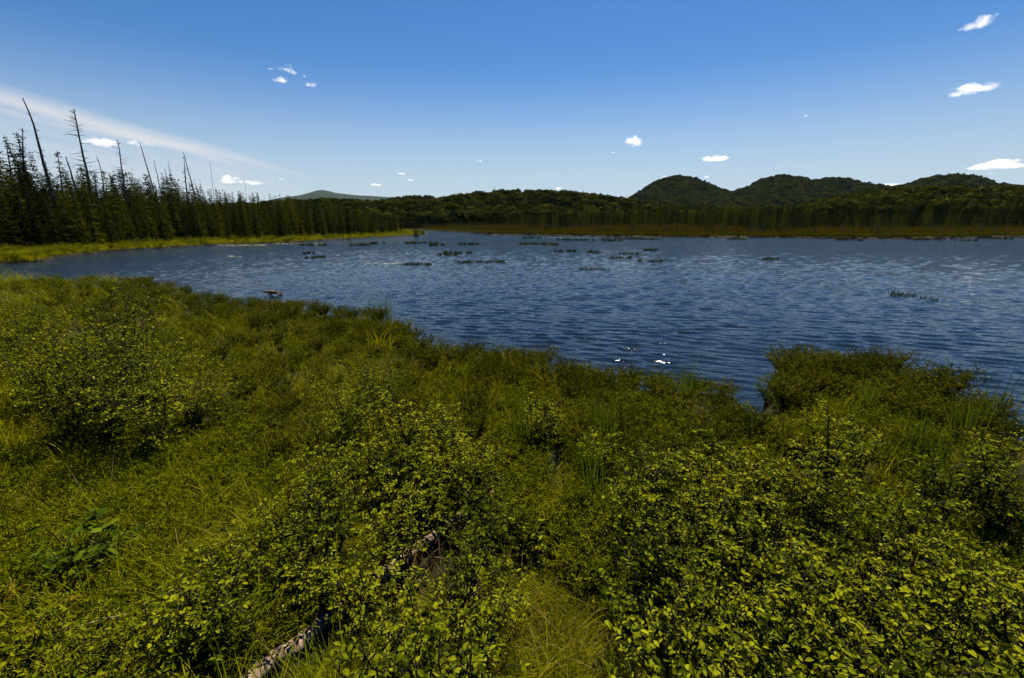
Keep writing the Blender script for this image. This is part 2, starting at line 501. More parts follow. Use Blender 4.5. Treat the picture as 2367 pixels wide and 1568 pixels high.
def terrain():
    azf = np.radians(np.arange(-60, 60.01, 0.3))
    azc = np.radians(np.arange(64, 296.1, 4.0))
    az = np.concatenate([azf, azc]); na = len(az)
    r = [0.25]
    while r[-1] < 9000: r.append(r[-1] * 1.028 + 0.01)
    r = np.array(r); nr = len(r)
    R, A = np.meshgrid(r, az, indexing='ij')
    X = R * np.sin(A); Y = R * np.cos(A)
    Z = ground_z(X, Y)
    V = np.stack([X, Y, Z], -1).reshape(-1, 3)
    V = np.concatenate([V, [[0, 0, 0.15]]])
    i = np.arange(nr - 1)[:, None] * na; j = np.arange(na)[None]; j2 = (j + 1) % na
    Q = np.stack([i + j, i + na + j, i + na + j2, i + j2], -1).reshape(-1, 4)
    jj = np.arange(na); T = np.stack([np.full(na, nr * na), jj, (jj + 1) % na], -1)
    m, N, L = new_mat('peat_and_hillside')
    tc = N.new('ShaderNodeTexCoord')
    nz = N.new('ShaderNodeTexNoise'); nz.inputs['Scale'].default_value = 1.2; nz.inputs['Detail'].default_value = 8
    L.new(tc.outputs['Object'], nz.inputs['Vector'])
    near = ramp(N, [(0.3, (0.008, 0.007, 0.003)), (0.55, (0.018, 0.017, 0.004)), (0.75, (0.035, 0.028, 0.007))])
    L.new(nz.outputs[0], near.inputs[0])
    n2 = N.new('ShaderNodeTexNoise'); n2.inputs['Scale'].default_value = 0.02; n2.inputs['Detail'].default_value = 10
    n2.inputs['Roughness'].default_value = 0.75
    L.new(tc.outputs['Object'], n2.inputs['Vector'])
    far = ramp(N, [(0.3, (0.006, 0.010, 0.002)), (0.5, (0.013, 0.019, 0.003)), (0.7, (0.024, 0.029, 0.004))])
    L.new(n2.outputs[0], far.inputs[0])
    at = N.new('ShaderNodeAttribute'); at.attribute_name = 'rnd'
    bogc = ramp(N, [(0.35, (0.012, 0.011, 0.002)), (0.65, (0.03, 0.02, 0.004))])
    L.new(nz.outputs[0], bogc.inputs[0])
    mx = N.new('ShaderNodeMixRGB'); mx2 = N.new('ShaderNodeMixRGB')
    c1 = N.new('ShaderNodeMath'); c1.operation = 'GREATER_THAN'; c1.inputs[1].default_value = 0.25
    c2 = N.new('ShaderNodeMath'); c2.operation = 'GREATER_THAN'; c2.inputs[1].default_value = 0.75
    L.new(at.outputs['Fac'], c1.inputs[0]); L.new(at.outputs['Fac'], c2.inputs[0])
    L.new(c1.outputs[0], mx.inputs[0]); L.new(near.outputs[0], mx.inputs[1]); L.new(bogc.outputs[0], mx.inputs[2])
    L.new(c2.outputs[0], mx2.inputs[0]); L.new(mx.outputs[0], mx2.inputs[1]); L.new(far.outputs[0], mx2.inputs[2])
    p = N.new('ShaderNodeBsdfPrincipled'); p.inputs['Roughness'].default_value = 0.95
    p.inputs['Specular IOR Level'].default_value = 0.1
    L.new(mx2.outputs[0], p.inputs['Base Color'])
    o = N.new('ShaderNodeOutputMaterial'); L.new(p.outputs[0], o.inputs[0])
    # kind of ground per face: marsh 0, bog 0.5, hillside 1
    Rm = np.hypot(V[Q, 0].mean(1), V[Q, 1].mean(1)); xm, ym = V[Q, 0].mean(1), V[Q, 1].mean(1)
    kind = np.where((Rm > 260) & ((hills(xm, ym)[0] > 4) | (Rm > 420)), 1.0, np.where((Rm > 60) & (xm > -12), 0.5, 0.0))
    me = make_mesh('ground', V, [T, Q], np.concatenate([np.zeros(len(T)), kind]), True, m)
    g = obj('ground', me); g['kind'] = 'structure'
    return g


terrain()


# ------------------------------------------------------------------ water
def water():
    az = np.radians(np.arange(-64, 64.01, 0.28)); na = len(az)
    r = [2.2]
    while r[-1] < 160: r.append(r[-1] * 1.006)
    while r[-1] < 420: r.append(r[-1] * 1.03)
    r = np.array(r); nr = len(r)
    R, A = np.meshgrid(r, az, indexing='ij')
    X = R * np.sin(A); Y = R * np.cos(A)
    Z = np.zeros_like(X)
    rs = np.random.default_rng(11)
    main = math.radians(-106)      # direction the waves travel (towards the near shore, slightly left)
    for k in range(46):
        lam = 0.20 * (0.8 / 0.20) ** rs.random()
        th = main + rs.normal(0, 0.22)
        kk = 2 * np.pi / lam
        amp = 0.0074 * lam ** 0.95 * math.exp(-(math.log(lam / 0.4) / 0.75) ** 2)
        ph = rs.uniform(0, 6.28)
        wrp = 0.35 * np.sin(0.31 * X * np.cos(th + 1.1) + 0.27 * Y + ph * 3)
        arg = kk * (X * math.cos(th) + Y * math.sin(th)) + ph + wrp
        fade = np.clip((lam * 9 / (0.006 * R + 0.02)) / 18, 0, 1)
        s = np.sin(arg)
        Z += amp * fade * (s + 0.25 * np.cos(2 * arg))
    gust = 0.95 + 0.15 * fbm(X * .5, Y, 21, 0.12)
    sd_near = np.clip(-lake_sd(X, Y) / 2.5, 0, 1)
    pud = (puddle_f(X, Y) < 3.0)
    Z *= gust * (0.35 + 0.65 * sd_near) * np.where(pud, 0.15, 1.0)
    V = np.stack([X, Y, Z], -1).reshape(-1, 3)
    i = np.arange(nr - 1)[:, None] * na; j = np.arange(na - 1)[None]
    Q = np.stack([i + j, i + na + j, i + na + j + 1, i + j + 1], -1).reshape(-1, 4)
    m, N, L = new_mat('lake_water')
    tc = N.new('ShaderNodeTexCoord')
    mp = N.new('ShaderNodeMapping'); mp.inputs['Rotation'].default_value = (0, 0, math.radians(-16)); mp.inputs['Scale'].default_value = (0.45, 1.0, 1.0)
    L.new(tc.outputs['Object'], mp.inputs[0])
    n1 = N.new('ShaderNodeTexNoise'); n1.inputs['Scale'].default_value = 5.5; n1.inputs['Detail'].default_value = 3; n1.inputs['Roughness'].default_value = 0.6
    L.new(mp.outputs[0], n1.inputs['Vector'])
    n2 = N.new('ShaderNodeTexNoise'); n2.inputs['Scale'].default_value = 0.16; n2.inputs['Detail'].default_value = 3
    L.new(tc.outputs['Object'], n2.inputs['Vector'])
    st = N.new('ShaderNodeMapRange'); L.new(n2.outputs[0], st.inputs[0])
    for q, v in enumerate((0.35, 0.7, 0.75, 1.0)): st.inputs[q + 1].default_value = v
    b = N.new('ShaderNodeBump'); b.inputs['Distance'].default_value = 0.06
    ln = N.new('ShaderNodeVectorMath'); ln.operation = 'LENGTH'; L.new(tc.outputs['Object'], ln.inputs[0])
    lr = N.new('ShaderNodeMapRange'); L.new(ln.outputs['Value'], lr.inputs[0])
    for q, v in enumerate((14.0, 90.0, 0.55, 2.2)): lr.inputs[q + 1].default_value = v
    mu = N.new('ShaderNodeMath'); mu.operation = 'MULTIPLY'; L.new(st.outputs[0], mu.inputs[0]); L.new(lr.outputs[0], mu.inputs[1])
    L.new(mu.outputs[0], b.inputs['Strength']); L.new(n1.outputs[0], b.inputs['Height'])
    p = N.new('ShaderNodeBsdfPrincipled')
    p.inputs['Base Color'].default_value = (0.004, 0.008, 0.014, 1)
    p.inputs['Roughness'].default_value = 0.055
    p.inputs['Specular IOR Level'].default_value = 0.26
    p.inputs['IOR'].default_value = 1.333
    # scattered steep wavelets that catch the sun
    n3 = N.new('ShaderNodeTexNoise'); n3.inputs['Scale'].default_value = 15.0; n3.inputs['Detail'].default_value = 0
    L.new(tc.outputs['Object'], n3.inputs['Vector'])
    pk = N.new('ShaderNodeMapRange'); pk.interpolation_type = 'SMOOTHSTEP'; L.new(n3.outputs[0], pk.inputs[0])
    for q, v in enumerate((0.66, 0.86, 0.0, 1.0)): pk.inputs[q + 1].default_value = v
    ls = N.new('ShaderNodeMapRange'); L.new(ln.outputs['Value'], ls.inputs[0])
    for q, v in enumerate((11.0, 20.0, 0.0, 0.9)): ls.inputs[q + 1].default_value = v
    b2 = N.new('ShaderNodeBump'); b2.inputs['Distance'].default_value = 0.03
    L.new(ls.outputs[0], b2.inputs['Strength']); L.new(pk.outputs[0], b2.inputs['Height']); L.new(b.outputs[0], b2.inputs['Normal'])
    L.new(b2.outputs[0], p.inputs['Normal'])
    o = N.new('ShaderNodeOutputMaterial'); L.new(p.outputs[0], o.inputs[0])
    w = obj('water', make_mesh('water', V, [Q], None, True, m)); w['kind'] = 'structure'


water()


# ------------------------------------------------------------------ scattering of what nobody could count
def hidden_collection(name, meshes):
    c = bpy.data.collections.new(name)
    for i, me in enumerate(meshes):
        o = bpy.data.objects.new('%s_%02d' % (name, i), me); c.objects.link(o)
    return c


def scatter(name, coll, pos, rot, scl, idx, label, cat):
    n = len(pos)
    me = bpy.data.meshes.new(name)
    me.vertices.add(n); me.vertices.foreach_set('co', np.asarray(pos, np.float32).ravel())
    a = me.attributes.new('irot', 'FLOAT_VECTOR', 'POINT'); a.data.foreach_set('vector', np.asarray(rot, np.float32).ravel())
    a = me.attributes.new('iscl', 'FLOAT_VECTOR', 'POINT')
    s = np.asarray(scl, np.float32); s = np.repeat(s[:, None], 3, 1) if s.ndim == 1 else s
    a.data.foreach_set('vector', s.ravel())
    a = me.attributes.new('iidx', 'INT', 'POINT'); a.data.foreach_set('value', np.asarray(idx, np.int32))
    o = obj(name, me, kind='stuff', label=label, category=cat)
    ng = bpy.data.node_groups.new(name + '_scatter', 'GeometryNodeTree')
    ng.interface.new_socket('Geometry', in_out='INPUT', socket_type='NodeSocketGeometry')
    ng.interface.new_socket('Geometry', in_out='OUTPUT', socket_type='NodeSocketGeometry')
    N, L = ng.nodes, ng.links
    gi, go = N.new('NodeGroupInput'), N.new('NodeGroupOutput')
    ip = N.new('GeometryNodeInstanceOnPoints')
    ci = N.new('GeometryNodeCollectionInfo')
    ci.inputs['Collection'].default_value = coll
    ci.inputs['Separate Children'].default_value = True
    ci.inputs['Reset Children'].default_value = True

    def attr(nm, ty):
        q = N.new('GeometryNodeInputNamedAttribute'); q.data_type = ty; q.inputs['Name'].default_value = nm
        return [x for x in q.outputs if x.enabled and x.name == 'Attribute'][0]
    e = N.new('FunctionNodeEulerToRotation')
    L.new(attr('irot', 'FLOAT_VECTOR'), e.inputs[0])
    L.new(gi.outputs[0], ip.inputs['Points'])
    L.new(ci.outputs[0], ip.inputs['Instance'])
    ip.inputs['Pick Instance'].default_value = True
    L.new(attr('iidx', 'INT'), ip.inputs['Instance Index'])
    L.new(e.outputs[0], ip.inputs['Rotation'])
    L.new(attr('iscl', 'FLOAT_VECTOR'), ip.inputs['Scale'])
    L.new(ip.outputs[0], go.inputs[0])
    md = o.modifiers.new('scatter', 'NODES'); md.node_group = ng
    return o


# ------------------------------------------------------------------ plant parts
def blades(b, n, rs, L0, L1, spread, lean, width, segs=4, curl=1.0, base_r=0.08, lean_dir=None):
    """arching grass blades"""
    ang = rs.uniform(0, 2 * np.pi, n)
    out = np.stack([np.cos(ang), np.sin(ang), np.zeros(n)], -1)
    if lean_dir is not None:
        out = out * 0.55 + np.array([*lean_dir, 0.0])
        out /= np.linalg.norm(out, axis=1, keepdims=True) + 1e-9
    ln = rs.uniform(L0, L1, n)
    base = np.stack([rs.normal(0, base_r, n), rs.normal(0, base_r, n), np.full(n, -0.03)], -1)
    tilt = np.abs(rs.normal(lean, spread, n))
    cv = rs.uniform(0.3, 1.4, n) * curl
    side = np.cross(out, [0, 0, 1.0]); side /= np.linalg.norm(side, axis=1, keepdims=True) + 1e-9
    tw = rs.uniform(-1.0, 1.0, n)
    side = side * np.cos(tw)[:, None] + out * np.sin(tw)[:, None]
    P = base.copy(); pts = [P]
    for k in range(segs):
        th = tilt + cv * ((k + 0.5) / segs) ** 1.4
        P = P + (ln / segs)[:, None] * (np.sin(th)[:, None] * out + np.cos(th)[:, None] * np.array([0, 0, 1.0]))
        pts.append(P)
    V = []
    for k, p in enumerate(pts):
        w = width * (1 - (k / segs) ** 1.6) * 0.5
        V.append(p + side * w)
        if k < segs: V.append(p - side * w)
    V = np.stack(V, 1); kk = V.shape[1]
    q = [(2 * k, 2 * k + 1, 2 * k + 3, 2 * k + 2) for k in range(segs - 1)]
    t = [(2 * segs - 2, 2 * segs - 1, 2 * segs)]
    off = (np.arange(n) * kk)[:, None, None]
    r = rs.random(n) * 0.8
    Q = (np.array(q)[None] + off).reshape(-1, 4); T = (np.array(t)[None] + off).reshape(-1, 3)
    b.F[4].append(Q + b.n); b.R[4].append(np.repeat(r, len(q)))
    b.F[3].append(T + b.n); b.R[3].append(np.repeat(r, 1))
    b.V.append(V.reshape(-1, 3)); b.n += n * kk


# broad leaf: folded along the midrib, drooping at the tip
def broad_leaf_template(fold=0.18, droop=0.22):
    t = np.array([0, .28, .55, .8, 1.0]); w = np.array([0, .25, .30, .19, 0])
    z = -droop * t ** 2
    V = [(0, t[i], z[i]) for i in range(5)]
    V += [(-w[i], t[i] + 0.02, z[i] + fold * w[i] * 1.6) for i in (1, 2, 3)]
    V += [(w[i], t[i] + 0.02, z[i] + fold * w[i] * 1.6) for i in (1, 2, 3)]
    tri = [(0, 1, 5), (0, 8, 1), (3, 4, 7), (3, 10, 4)]
    quad = [(1, 2, 6, 5), (2, 3, 7, 6), (1, 8, 9, 2), (2, 9, 10, 3)]
    return np.array(V), tri, quad


BL = broad_leaf_template()
SL = (np.array([(0, 0, 0), (-0.22, 0.5, 0.05), (0, 1, -0.1), (0.22, 0.5, 0.05)]), [(0, 2, 1), (0, 3, 2)], [])
LEAF_MESH = {}
for mm in (M_ALDER, M_BROAD):
    LEAF_MESH[mm.name] = []
    for k, (fo, dr) in enumerate(((0.18, 0.22), (0.4, 0.12), (0.05, 0.35))):
        tv, tr, qd = broad_leaf_template(fo, dr)
        LEAF_MESH[mm.name].append(make_mesh('leaf', tv, [np.array(tr), np.array(qd)], np.full(8, 0.1 + 0.2 * k), False, mm))


def shrub_skeleton(rs, H, R, nstem, nbr, leaf_gap, leaf_len, upright=0.5, thick=0.012, start=0.3, tilt=0.4):
    """returns stems (Builder) and leaves (pos, M, size, rnd)"""
    b = Builder(); LP, LD, LN, LS = [], [], [], []
    for s in range(nstem):
        a = 2 * np.pi * (s + rs.uniform(-.4, .4)) / nstem
        rr = R * rs.uniform(0.35, 1.0); hh = H * rs.uniform(0.75, 1.05) * (1 - 0.25 * (rr / R) ** 2)
        t = np.linspace(0, 1, 7)
        o = np.array([np.cos(a), np.sin(a), 0])
        wob = rs.normal(0, 0.03 * H, (7, 3)) * t[:, None]
        P = o * (rr * t ** 1.25)[:, None] + np.array([0, 0, 1.0]) * (hh * t ** 0.9)[:, None] + wob
        P[0] += o * 0.04; P[0, 2] = -0.05
        b.tube(P, np.linspace(thick, thick * 0.25, 7), 4, 0.1)
        for q in range(nbr):
            tt = start + (1 - start) * (q + rs.random()) / nbr
            p0 = np.array([np.interp(tt, t, P[:, c]) for c in range(3)])
            an = rs.uniform(0, 2 * np.pi)
            d = np.array([np.cos(an), np.sin(an), 0]) * (1 - upright * 0.5) + o * 0.35 + np.array([0, 0, upright + rs.normal(0, .15)])
            d /= np.linalg.norm(d)
            ln = H * rs.uniform(0.16, 0.36) * (1.15 - 0.5 * tt)
            nn = 5; u = np.linspace(0, 1, nn)
            bend = np.array([0, 0, -0.25 * ln])
            Q = p0 + d * (u * ln)[:, None] + bend * (u ** 2)[:, None]
            b.tube(Q, np.linspace(thick * 0.35, thick * 0.12, nn), 3, 0.4, cap=False)
            nl = max(3, int(ln / leaf_gap))
            uu = np.linspace(0.15, 1, nl)
            sd_ = np.array([d[1], -d[0], 0.0]); sd_ /= np.linalg.norm(sd_) + 1e-9
            sg = np.where(np.arange(nl) % 2, 1.0, -1.0) * rs.uniform(0.5, 1.1, nl)
            ld = d * rs.uniform(0.3, 1.0, nl)[:, None] + sd_ * sg[:, None]
            ld[:, 2] += rs.normal(-0.05, 0.3, nl)
            LP.append(p0 + d * (uu * ln)[:, None] + bend * (uu ** 2)[:, None]); LD.append(ld)
            nn_ = rs.normal(0, tilt, (nl, 3)); nn_[:, 2] += 1.0; LN.append(nn_)
            LS.append(leaf_len * np.where(rs.random(nl) < .25, rs.uniform(0.35, 0.7, nl), rs.uniform(0.7, 1.25, nl)))
    LP, LD, LN, LS = map(np.concatenate, (LP, LD, LN, LS))
    M = frames(LD, LN)
    M[:, :, 0] *= rs.uniform(.6, 1.15, len(LP))[:, None]
    return b, LP, M, LS, rs.random(len(LP)) * 0.75


def shrub_meshes(seed, mat, tmpl, name, **kw):
    rs = np.random.default_rng(seed)
    b, LP, M, LS, rn = shrub_skeleton(rs, **kw)
    f = Builder(); f.instances(*tmpl, LP, M, LS, rn)
    return b.mesh('stems', M_TWIG), f.mesh('foliage', mat)


ALDERS = [shrub_meshes(100 + i, M_ALDER, BL, 'alder', H=1.0, R=0.45, nstem=9, nbr=10, leaf_gap=0.020, leaf_len=0.048, upright=0.45, tilt=0.8) for i in range(5)]
TALLS = [shrub_meshes(140 + i, M_ALDER, BL, 'tall', H=2.0, R=0.85, nstem=12, nbr=16, leaf_gap=0.031, leaf_len=0.052, upright=0.4, thick=0.012, start=0.12, tilt=0.8) for i in range(4)]
LOWS = [shrub_meshes(180 + i, M_LOW, SL, 'low', H=0.52, R=0.40, nstem=24, nbr=8, leaf_gap=0.0105, leaf_len=0.036, upright=1.0, thick=0.006, start=0.3, tilt=0.7) for i in range(6)]
MEDS = [shrub_meshes(220 + i, M_GREEN, SL, 'medium', H=0.65, R=0.40, nstem=13, nbr=8, leaf_gap=0.016, leaf_len=0.050, upright=0.7, thick=0.008, start=0.25, tilt=0.5) for i in range(3)]


def place_shrub(kind, variants, name, x, y, rs, label, group, scale, cat='shrub'):
    z = float(ground_z(np.array([x]), np.array([y]), False)[0])
    z = max(z, -0.05)
    st, fo = variants[rs.integers(len(variants))]
    t = thing(name, (x, y, z), label, cat, group, (rs.normal(0, .05), rs.normal(0, .05), rs.uniform(0, 6.28)), scale)
    obj('stems', st, t); obj('foliage', fo, t)
    return t


def unique_shrub(name, x, y, seed, label, group, mat, rz=0.0, n_single=150, **kw):
    """a shrub close to the camera: its leaves are separate parts"""
    rs = np.random.default_rng(seed)
    b, LP, M, LS, rn = shrub_skeleton(rs, **kw)
    z = float(ground_z(np.array([x]), np.array([y]), False)[0])
    t = thing(name, (x, y, z), label, 'shrub', group)
    obj('stems', b.mesh('stems', M_TWIG), t)
    # the leaves that show largest: nearest to the camera's side, upper ones first
    world_p = LP + np.array([x, y, z])
    dist = np.linalg.norm(world_p - np.array([0, 0, CAM_H]), axis=1)
    order = np.argsort(dist - 0.6 * LP[:, 2])
    single = order[:n_single]; rest = order[n_single:]
    lm = LEAF_MESH[mat.name]
    for i in single:
        o = obj('leaf', lm[rs.integers(3)], t)
        mt = np.eye(4); mt[:3, :3] = M[i] * LS[i]; mt[:3, 3] = LP[i]
        o.matrix_local = Matrix(mt.tolist())
    if len(rest):
        f = Builder(); f.instances(*BL, LP[rest], M[rest], LS[rest], rn[rest])
        obj('foliage', f.mesh('foliage', mat), t, kind='stuff')
    return t


def in_poly(px, py, poly):
    poly = np.array(poly, float); c = np.zeros(np.shape(px), bool)
    for (x1, y1), (x2, y2) in zip(poly, np.roll(poly, -1, 0)):
        k = (y1 > py) != (y2 > py)
        c ^= k & (px < x1 + (py - y1) * (x2 - x1) / ((y2 - y1) or 1e-9))
    return c


def poisson(cands, dmin):
    """keep candidates that are at least dmin apart"""
    grid, keep, d2 = {}, [], dmin * dmin
    for c in cands:
        x, y = float(c[0]), float(c[1]); gx, gy = int(x // dmin), int(y // dmin)
        if all((x - q[0]) ** 2 + (y - q[1]) ** 2 > d2 for a in (-1, 0, 1) for b in (-1, 0, 1) for q in grid.get((gx + a, gy + b), ())):
            grid.setdefault((gx, gy), []).append((x, y)); keep.append((x, y))
    return keep


# ------------------------------------------------------------------ shrubs near the camera
LOG_A, LOG_B = G(545, 1600, 0.25), G(1165, 1110, 0.25)


def log_dist(x, y):
    a, b = LOG_A[:2], LOG_B[:2]; e = b - a
    w = np.stack([np.asarray(x) - a[0], np.asarray(y) - a[1]], -1)
    t = np.clip((w @ e) / (e @ e), 0, 1)
    return np.linalg.norm(w - t[..., None] * e, axis=-1)


def log_open(x, y):
    """distance to the log, also for what would stand in front of it"""
    x, y = np.asarray(x, float), np.asarray(y, float)
    return np.minimum(np.minimum(log_dist(x, y), log_dist(x / .94, y / .94)), np.minimum(log_dist(x / .89, y / .89), log_dist(x / .85, y / .85)))


def log_clear(x, y):
    """no crown stands between the camera and the open stretches of the log"""
    for u0, u1, d in ((0.0, 0.20, 0.30), (0.38, 0.43, 0.16), (0.60, 0.66, 0.17)):
        for u in np.linspace(u0, u1, 8):
            P = LOG_A * (1 - u) + LOG_B * u
            for k in (0.78, 0.86, 0.93):
                if math.hypot(P[0] * k - x, P[1] * k - y) < d: return False
    return True


SHRUB_XY = []
rs = np.random.default_rng(5)


def region_points(poly, ztop, dmin, n=4000):
    """world positions of shrubs whose tops at height ztop fall in a region of the photograph"""
    poly = np.array(poly, float)
    gx = np.array([G(px, py, ztop)[:2] for px, py in poly])
    lo, hi = gx.min(0), gx.max(0)
    c = rs.uniform(lo, hi, (n, 2))
    c = c[in_poly(c[:, 0], c[:, 1], gx)]
    c = c[(lake_sd(c[:, 0], c[:, 1]) > 0.1) & (puddle_f(c[:, 0], c[:, 1]) > 1.4)]
    return poisson(c, dmin)


right_poly = [(1480, 1075), (1700, 1030), (1900, 1085), (2080, 1150), (2250, 1280), (2400, 1350), (2500, 1750), (1650, 1750), (1470, 1380), (1420, 1180)]
pts = region_points(right_poly, 0.95, 0.44)
pts.sort(key=lambda p: p[1])
for i, (x, y) in enumerate(pts):
    SHRUB_XY.append((x, y, 0.38))
    if i < 7:
        unique_shrub('alder_shrub', x, y, 300 + i, 'broad-leaved shrub at the front of the dense thicket in the lower right corner', 'front shrubs of the right thicket', M_ALDER, n_single=110,
                     H=1.02 * rs.uniform(.85, 1.15), R=0.45, nstem=9, nbr=9, leaf_gap=0.021, leaf_len=0.051, upright=0.45, tilt=0.8)
    else:
        place_shrub('alder', ALDERS, 'alder_shrub', x, y, rs, 'broad-leaved shrub further back in the dense thicket at lower right', 'back shrubs of the right thicket', rs.uniform(.85, 1.12))
center_poly = [(560, 1230), (760, 1060), (900, 1000), (1050, 1010), (1180, 1080), (1130, 1250), (1090, 1750), (380, 1750), (460, 1330)]
pts = [p for p in region_points(center_poly, 0.85, 0.42) if log_clear(*p)]
pts.sort(key=lambda p: p[1])
for i, (x, y) in enumerate(pts):
    SHRUB_XY.append((x, y, 0.4))
    if i < 4:
        unique_shrub('alder_shrub', x, y, 340 + i, 'round-leaved shrub growing over the fallen pale log, nearest the bottom edge', 'front shrubs around the log', M_ALDER, n_single=110,
                     H=0.9 * rs.uniform(.85, 1.15), R=0.42, nstem=9, nbr=8, leaf_gap=0.021, leaf_len=0.051, upright=0.45, tilt=0.8)
    else:
        place_shrub('alder', ALDERS, 'alder_shrub', x, y, rs, 'round-leaved shrub in the middle thicket behind the fallen log', 'back shrubs around the log', rs.uniform(.75, 1.0))
# arching shrub over the puddle
g = G(1230, 1180, 0.85)
unique_shrub('alder_shrub', g[0], g[1], 371, 'leafy shrub arching over the small dark puddle in the middle of the marsh', None, M_ALDER, n_single=130, H=0.85, R=0.42, nstem=8, nbr=8, leaf_gap=0.026, leaf_len=0.062, upright=0.35, tilt=0.8)
SHRUB_XY.append((g[0], g[1], 0.4))
# big-leaved plant at lower left
g = G(200, 1230, 0.8)
unique_shrub('big_leaved_plant', g[0], g[1], 381, 'plant with very large pointed green leaves at lower left', None, M_BROAD, n_single=200, H=0.8, R=0.38, nstem=8, nbr=6, leaf_gap=0.042, leaf_len=0.092, upright=0.35, thick=0.01, start=0.3)
SHRUB_XY.append((g[0], g[1], 0.4))
# tall shrubs on the left
left_tall = [(80, 740, 1.0), (170, 720, 1.1), (290, 745, 1.05), (225, 800, .95), (120, 820, 0.9), (330, 830, .9), (430, 850, .7), (490, 865, .6), (60, 690, .8), (15, 700, 0.85), (380, 790, 0.75)]
for i, (px, py, s) in enumerate(left_tall):
    s *= 0.93; py += 10
    g = G(px, py, 2.0 * s)
    SHRUB_XY.append((g[0], g[1], 0.7 * s))
    place_shrub('tall', TALLS, 'alder_shrub', g[0], g[1], rs, 'tall bushy shrub in the dark clump standing in the left part of the marsh', 'tall shrubs of the left clump', s)
singles = [((235, 632), 2.6, 'slender sapling rising highest above the left shrub clump, its top against the water', TALLS, 1.15),
           ((285, 660), 1.3, 'short leafy shrub just right of the highest sapling near the left shore', TALLS, .6),
           ((470, 690), 1.1, 'bright leafy shrub at the water edge left of the floating driftwood', TALLS, .55),
           ((640, 752), 0.9, 'small dark round shrub below the floating driftwood', ALDERS, .75),
           ((868, 815), 1.5, 'thin sapling with a bare stem standing in the open marsh near the middle', TALLS, .75),
           ((800, 880), 1.35, 'sparse leafy shrub with dark stems beside the thin sapling', TALLS, .7),
           ((930, 930), 1.2, 'leafy shrub behind the middle thicket, right of the thin sapling', ALDERS, 1.0),
           ((1000, 950), 1.0, 'small shrub at the back right edge of the middle thicket', ALDERS, .85),
           ((1930, 975), 1.1, 'leafy shrub with a dark hollow beneath it behind the right thicket', ALDERS, .95),
           ((2010, 1000), 0.9, 'smaller shrub touching the one with the dark hollow, on its right', ALDERS, .75),
           ((2230, 1060), 1.1, 'leafy shrub near the right picture edge above the right thicket', ALDERS, .9),
           ((2330, 1100), 1.1, 'leafy shrub cut by the right picture edge above the grass gap', ALDERS, 1.0),
           ((2330, 1010), 0.9, 'shrub at the right picture edge by the pale dead sticks', ALDERS, .7),
           ((1250, 935), 1.0, 'dark shrub behind the narrow puddle in the middle', ALDERS, .8),
           ((1390, 1010), 0.9, 'small leafy shrub on the right bank of the narrow puddle', ALDERS, .7),
           ((730, 690), 0.9, 'wispy shrub sticking up over the shore right of the driftwood', MEDS, 1.1),
           ((1780, 870), 0.7, 'wispy shrub standing at the mouth of the small inlet', MEDS, .8)]
for (px, py), h, lab, var, s in singles:
    g = G(px, py, h); SHRUB_XY.append((g[0], g[1], 0.35 * s))
    place_shrub('s', var, 'shrub', g[0], g[1], rs, lab, None, s * (1.15 if var is ALDERS else 1.0))
# small-leaved shrub at lower left bottom
pts = region_points([(0, 1460), (200, 1440), (520, 1450), (560, 1700), (0, 1700)], 0.58, 0.36)
for x, y in [p for p in pts if log_clear(*p)]:
    SHRUB_XY.append((x, y, 0.3))
    place_shrub('m', MEDS, 'small_leaved_shrub', x, y, rs, 'dense small-leaved green shrub along the bottom edge at lower left', 'small-leaved shrubs at lower left', rs.uniform(.8, 1.05))
# low heath shrubs along the shore and in patches
low_regions = [([(1770, 850), (1830, 826), (1940, 820), (2060, 838), (2150, 862), (2310, 945), (2367, 985), (2300, 1000), (2100, 940), (1900, 900), (1780, 940)], 'low rust-tinged heath shrub on the marsh point at right beyond the small inlet', 'heath shrubs on the right point', .5),
               ([(950, 790), (1080, 790), (1210, 800), (1310, 840), (1500, 865), (1700, 880), (1735, 930), (1600, 960), (1400, 930), (1200, 880), (1000, 850)], 'low mounded heath shrub along the near shore in the middle', 'heath shrubs on the middle shore', .55),
               ([(500, 690), (680, 697), (850, 715), (950, 755), (965, 790), (850, 790), (700, 770), (560, 740)], 'low dark heath shrub on the rounded bank below the driftwood', 'heath shrubs below the driftwood', .6),
               ([(290, 640), (390, 655), (500, 690), (540, 740), (400, 710), (300, 670)], 'low heath shrub on the left near shore', 'heath shrubs on the left near shore', .8),
               ([(600, 940), (780, 930), (800, 1040), (640, 1050)], 'low heath shrub in the open grass left of the middle thicket', 'heath shrubs left of the middle thicket', .6),
               ([(1300, 960), (1700, 960), (1850, 1030), (1500, 1060), (1350, 1020)], 'low heath shrub between the middle shore and the right thicket', 'heath shrubs above the right thicket', .55),
               ([(2050, 1000), (2300, 1030), (2360, 1200), (2150, 1120)], 'low heath shrub in the grass above the right thicket', 'heath shrubs near the right edge', .6),
               ([(560, 790), (940, 810), (1150, 900), (1100, 930), (800, 850), (560, 840)], 'low heath shrub in the open grass below the rounded bank', 'heath shrubs below the rounded bank', .8),
               ([(560, 850), (1080, 920), (1160, 990), (1080, 1010), (780, 920), (560, 930)], 'low leafy heath shrub in the open grass in the middle of the marsh', 'heath shrubs in the middle marsh', .75),
               ([(40, 650), (280, 660), (560, 780), (560, 830), (420, 800), (20, 680)], 'low leafy heath shrub in the grass behind the dark left clump', 'heath shrubs behind the left clump', 1.1)]
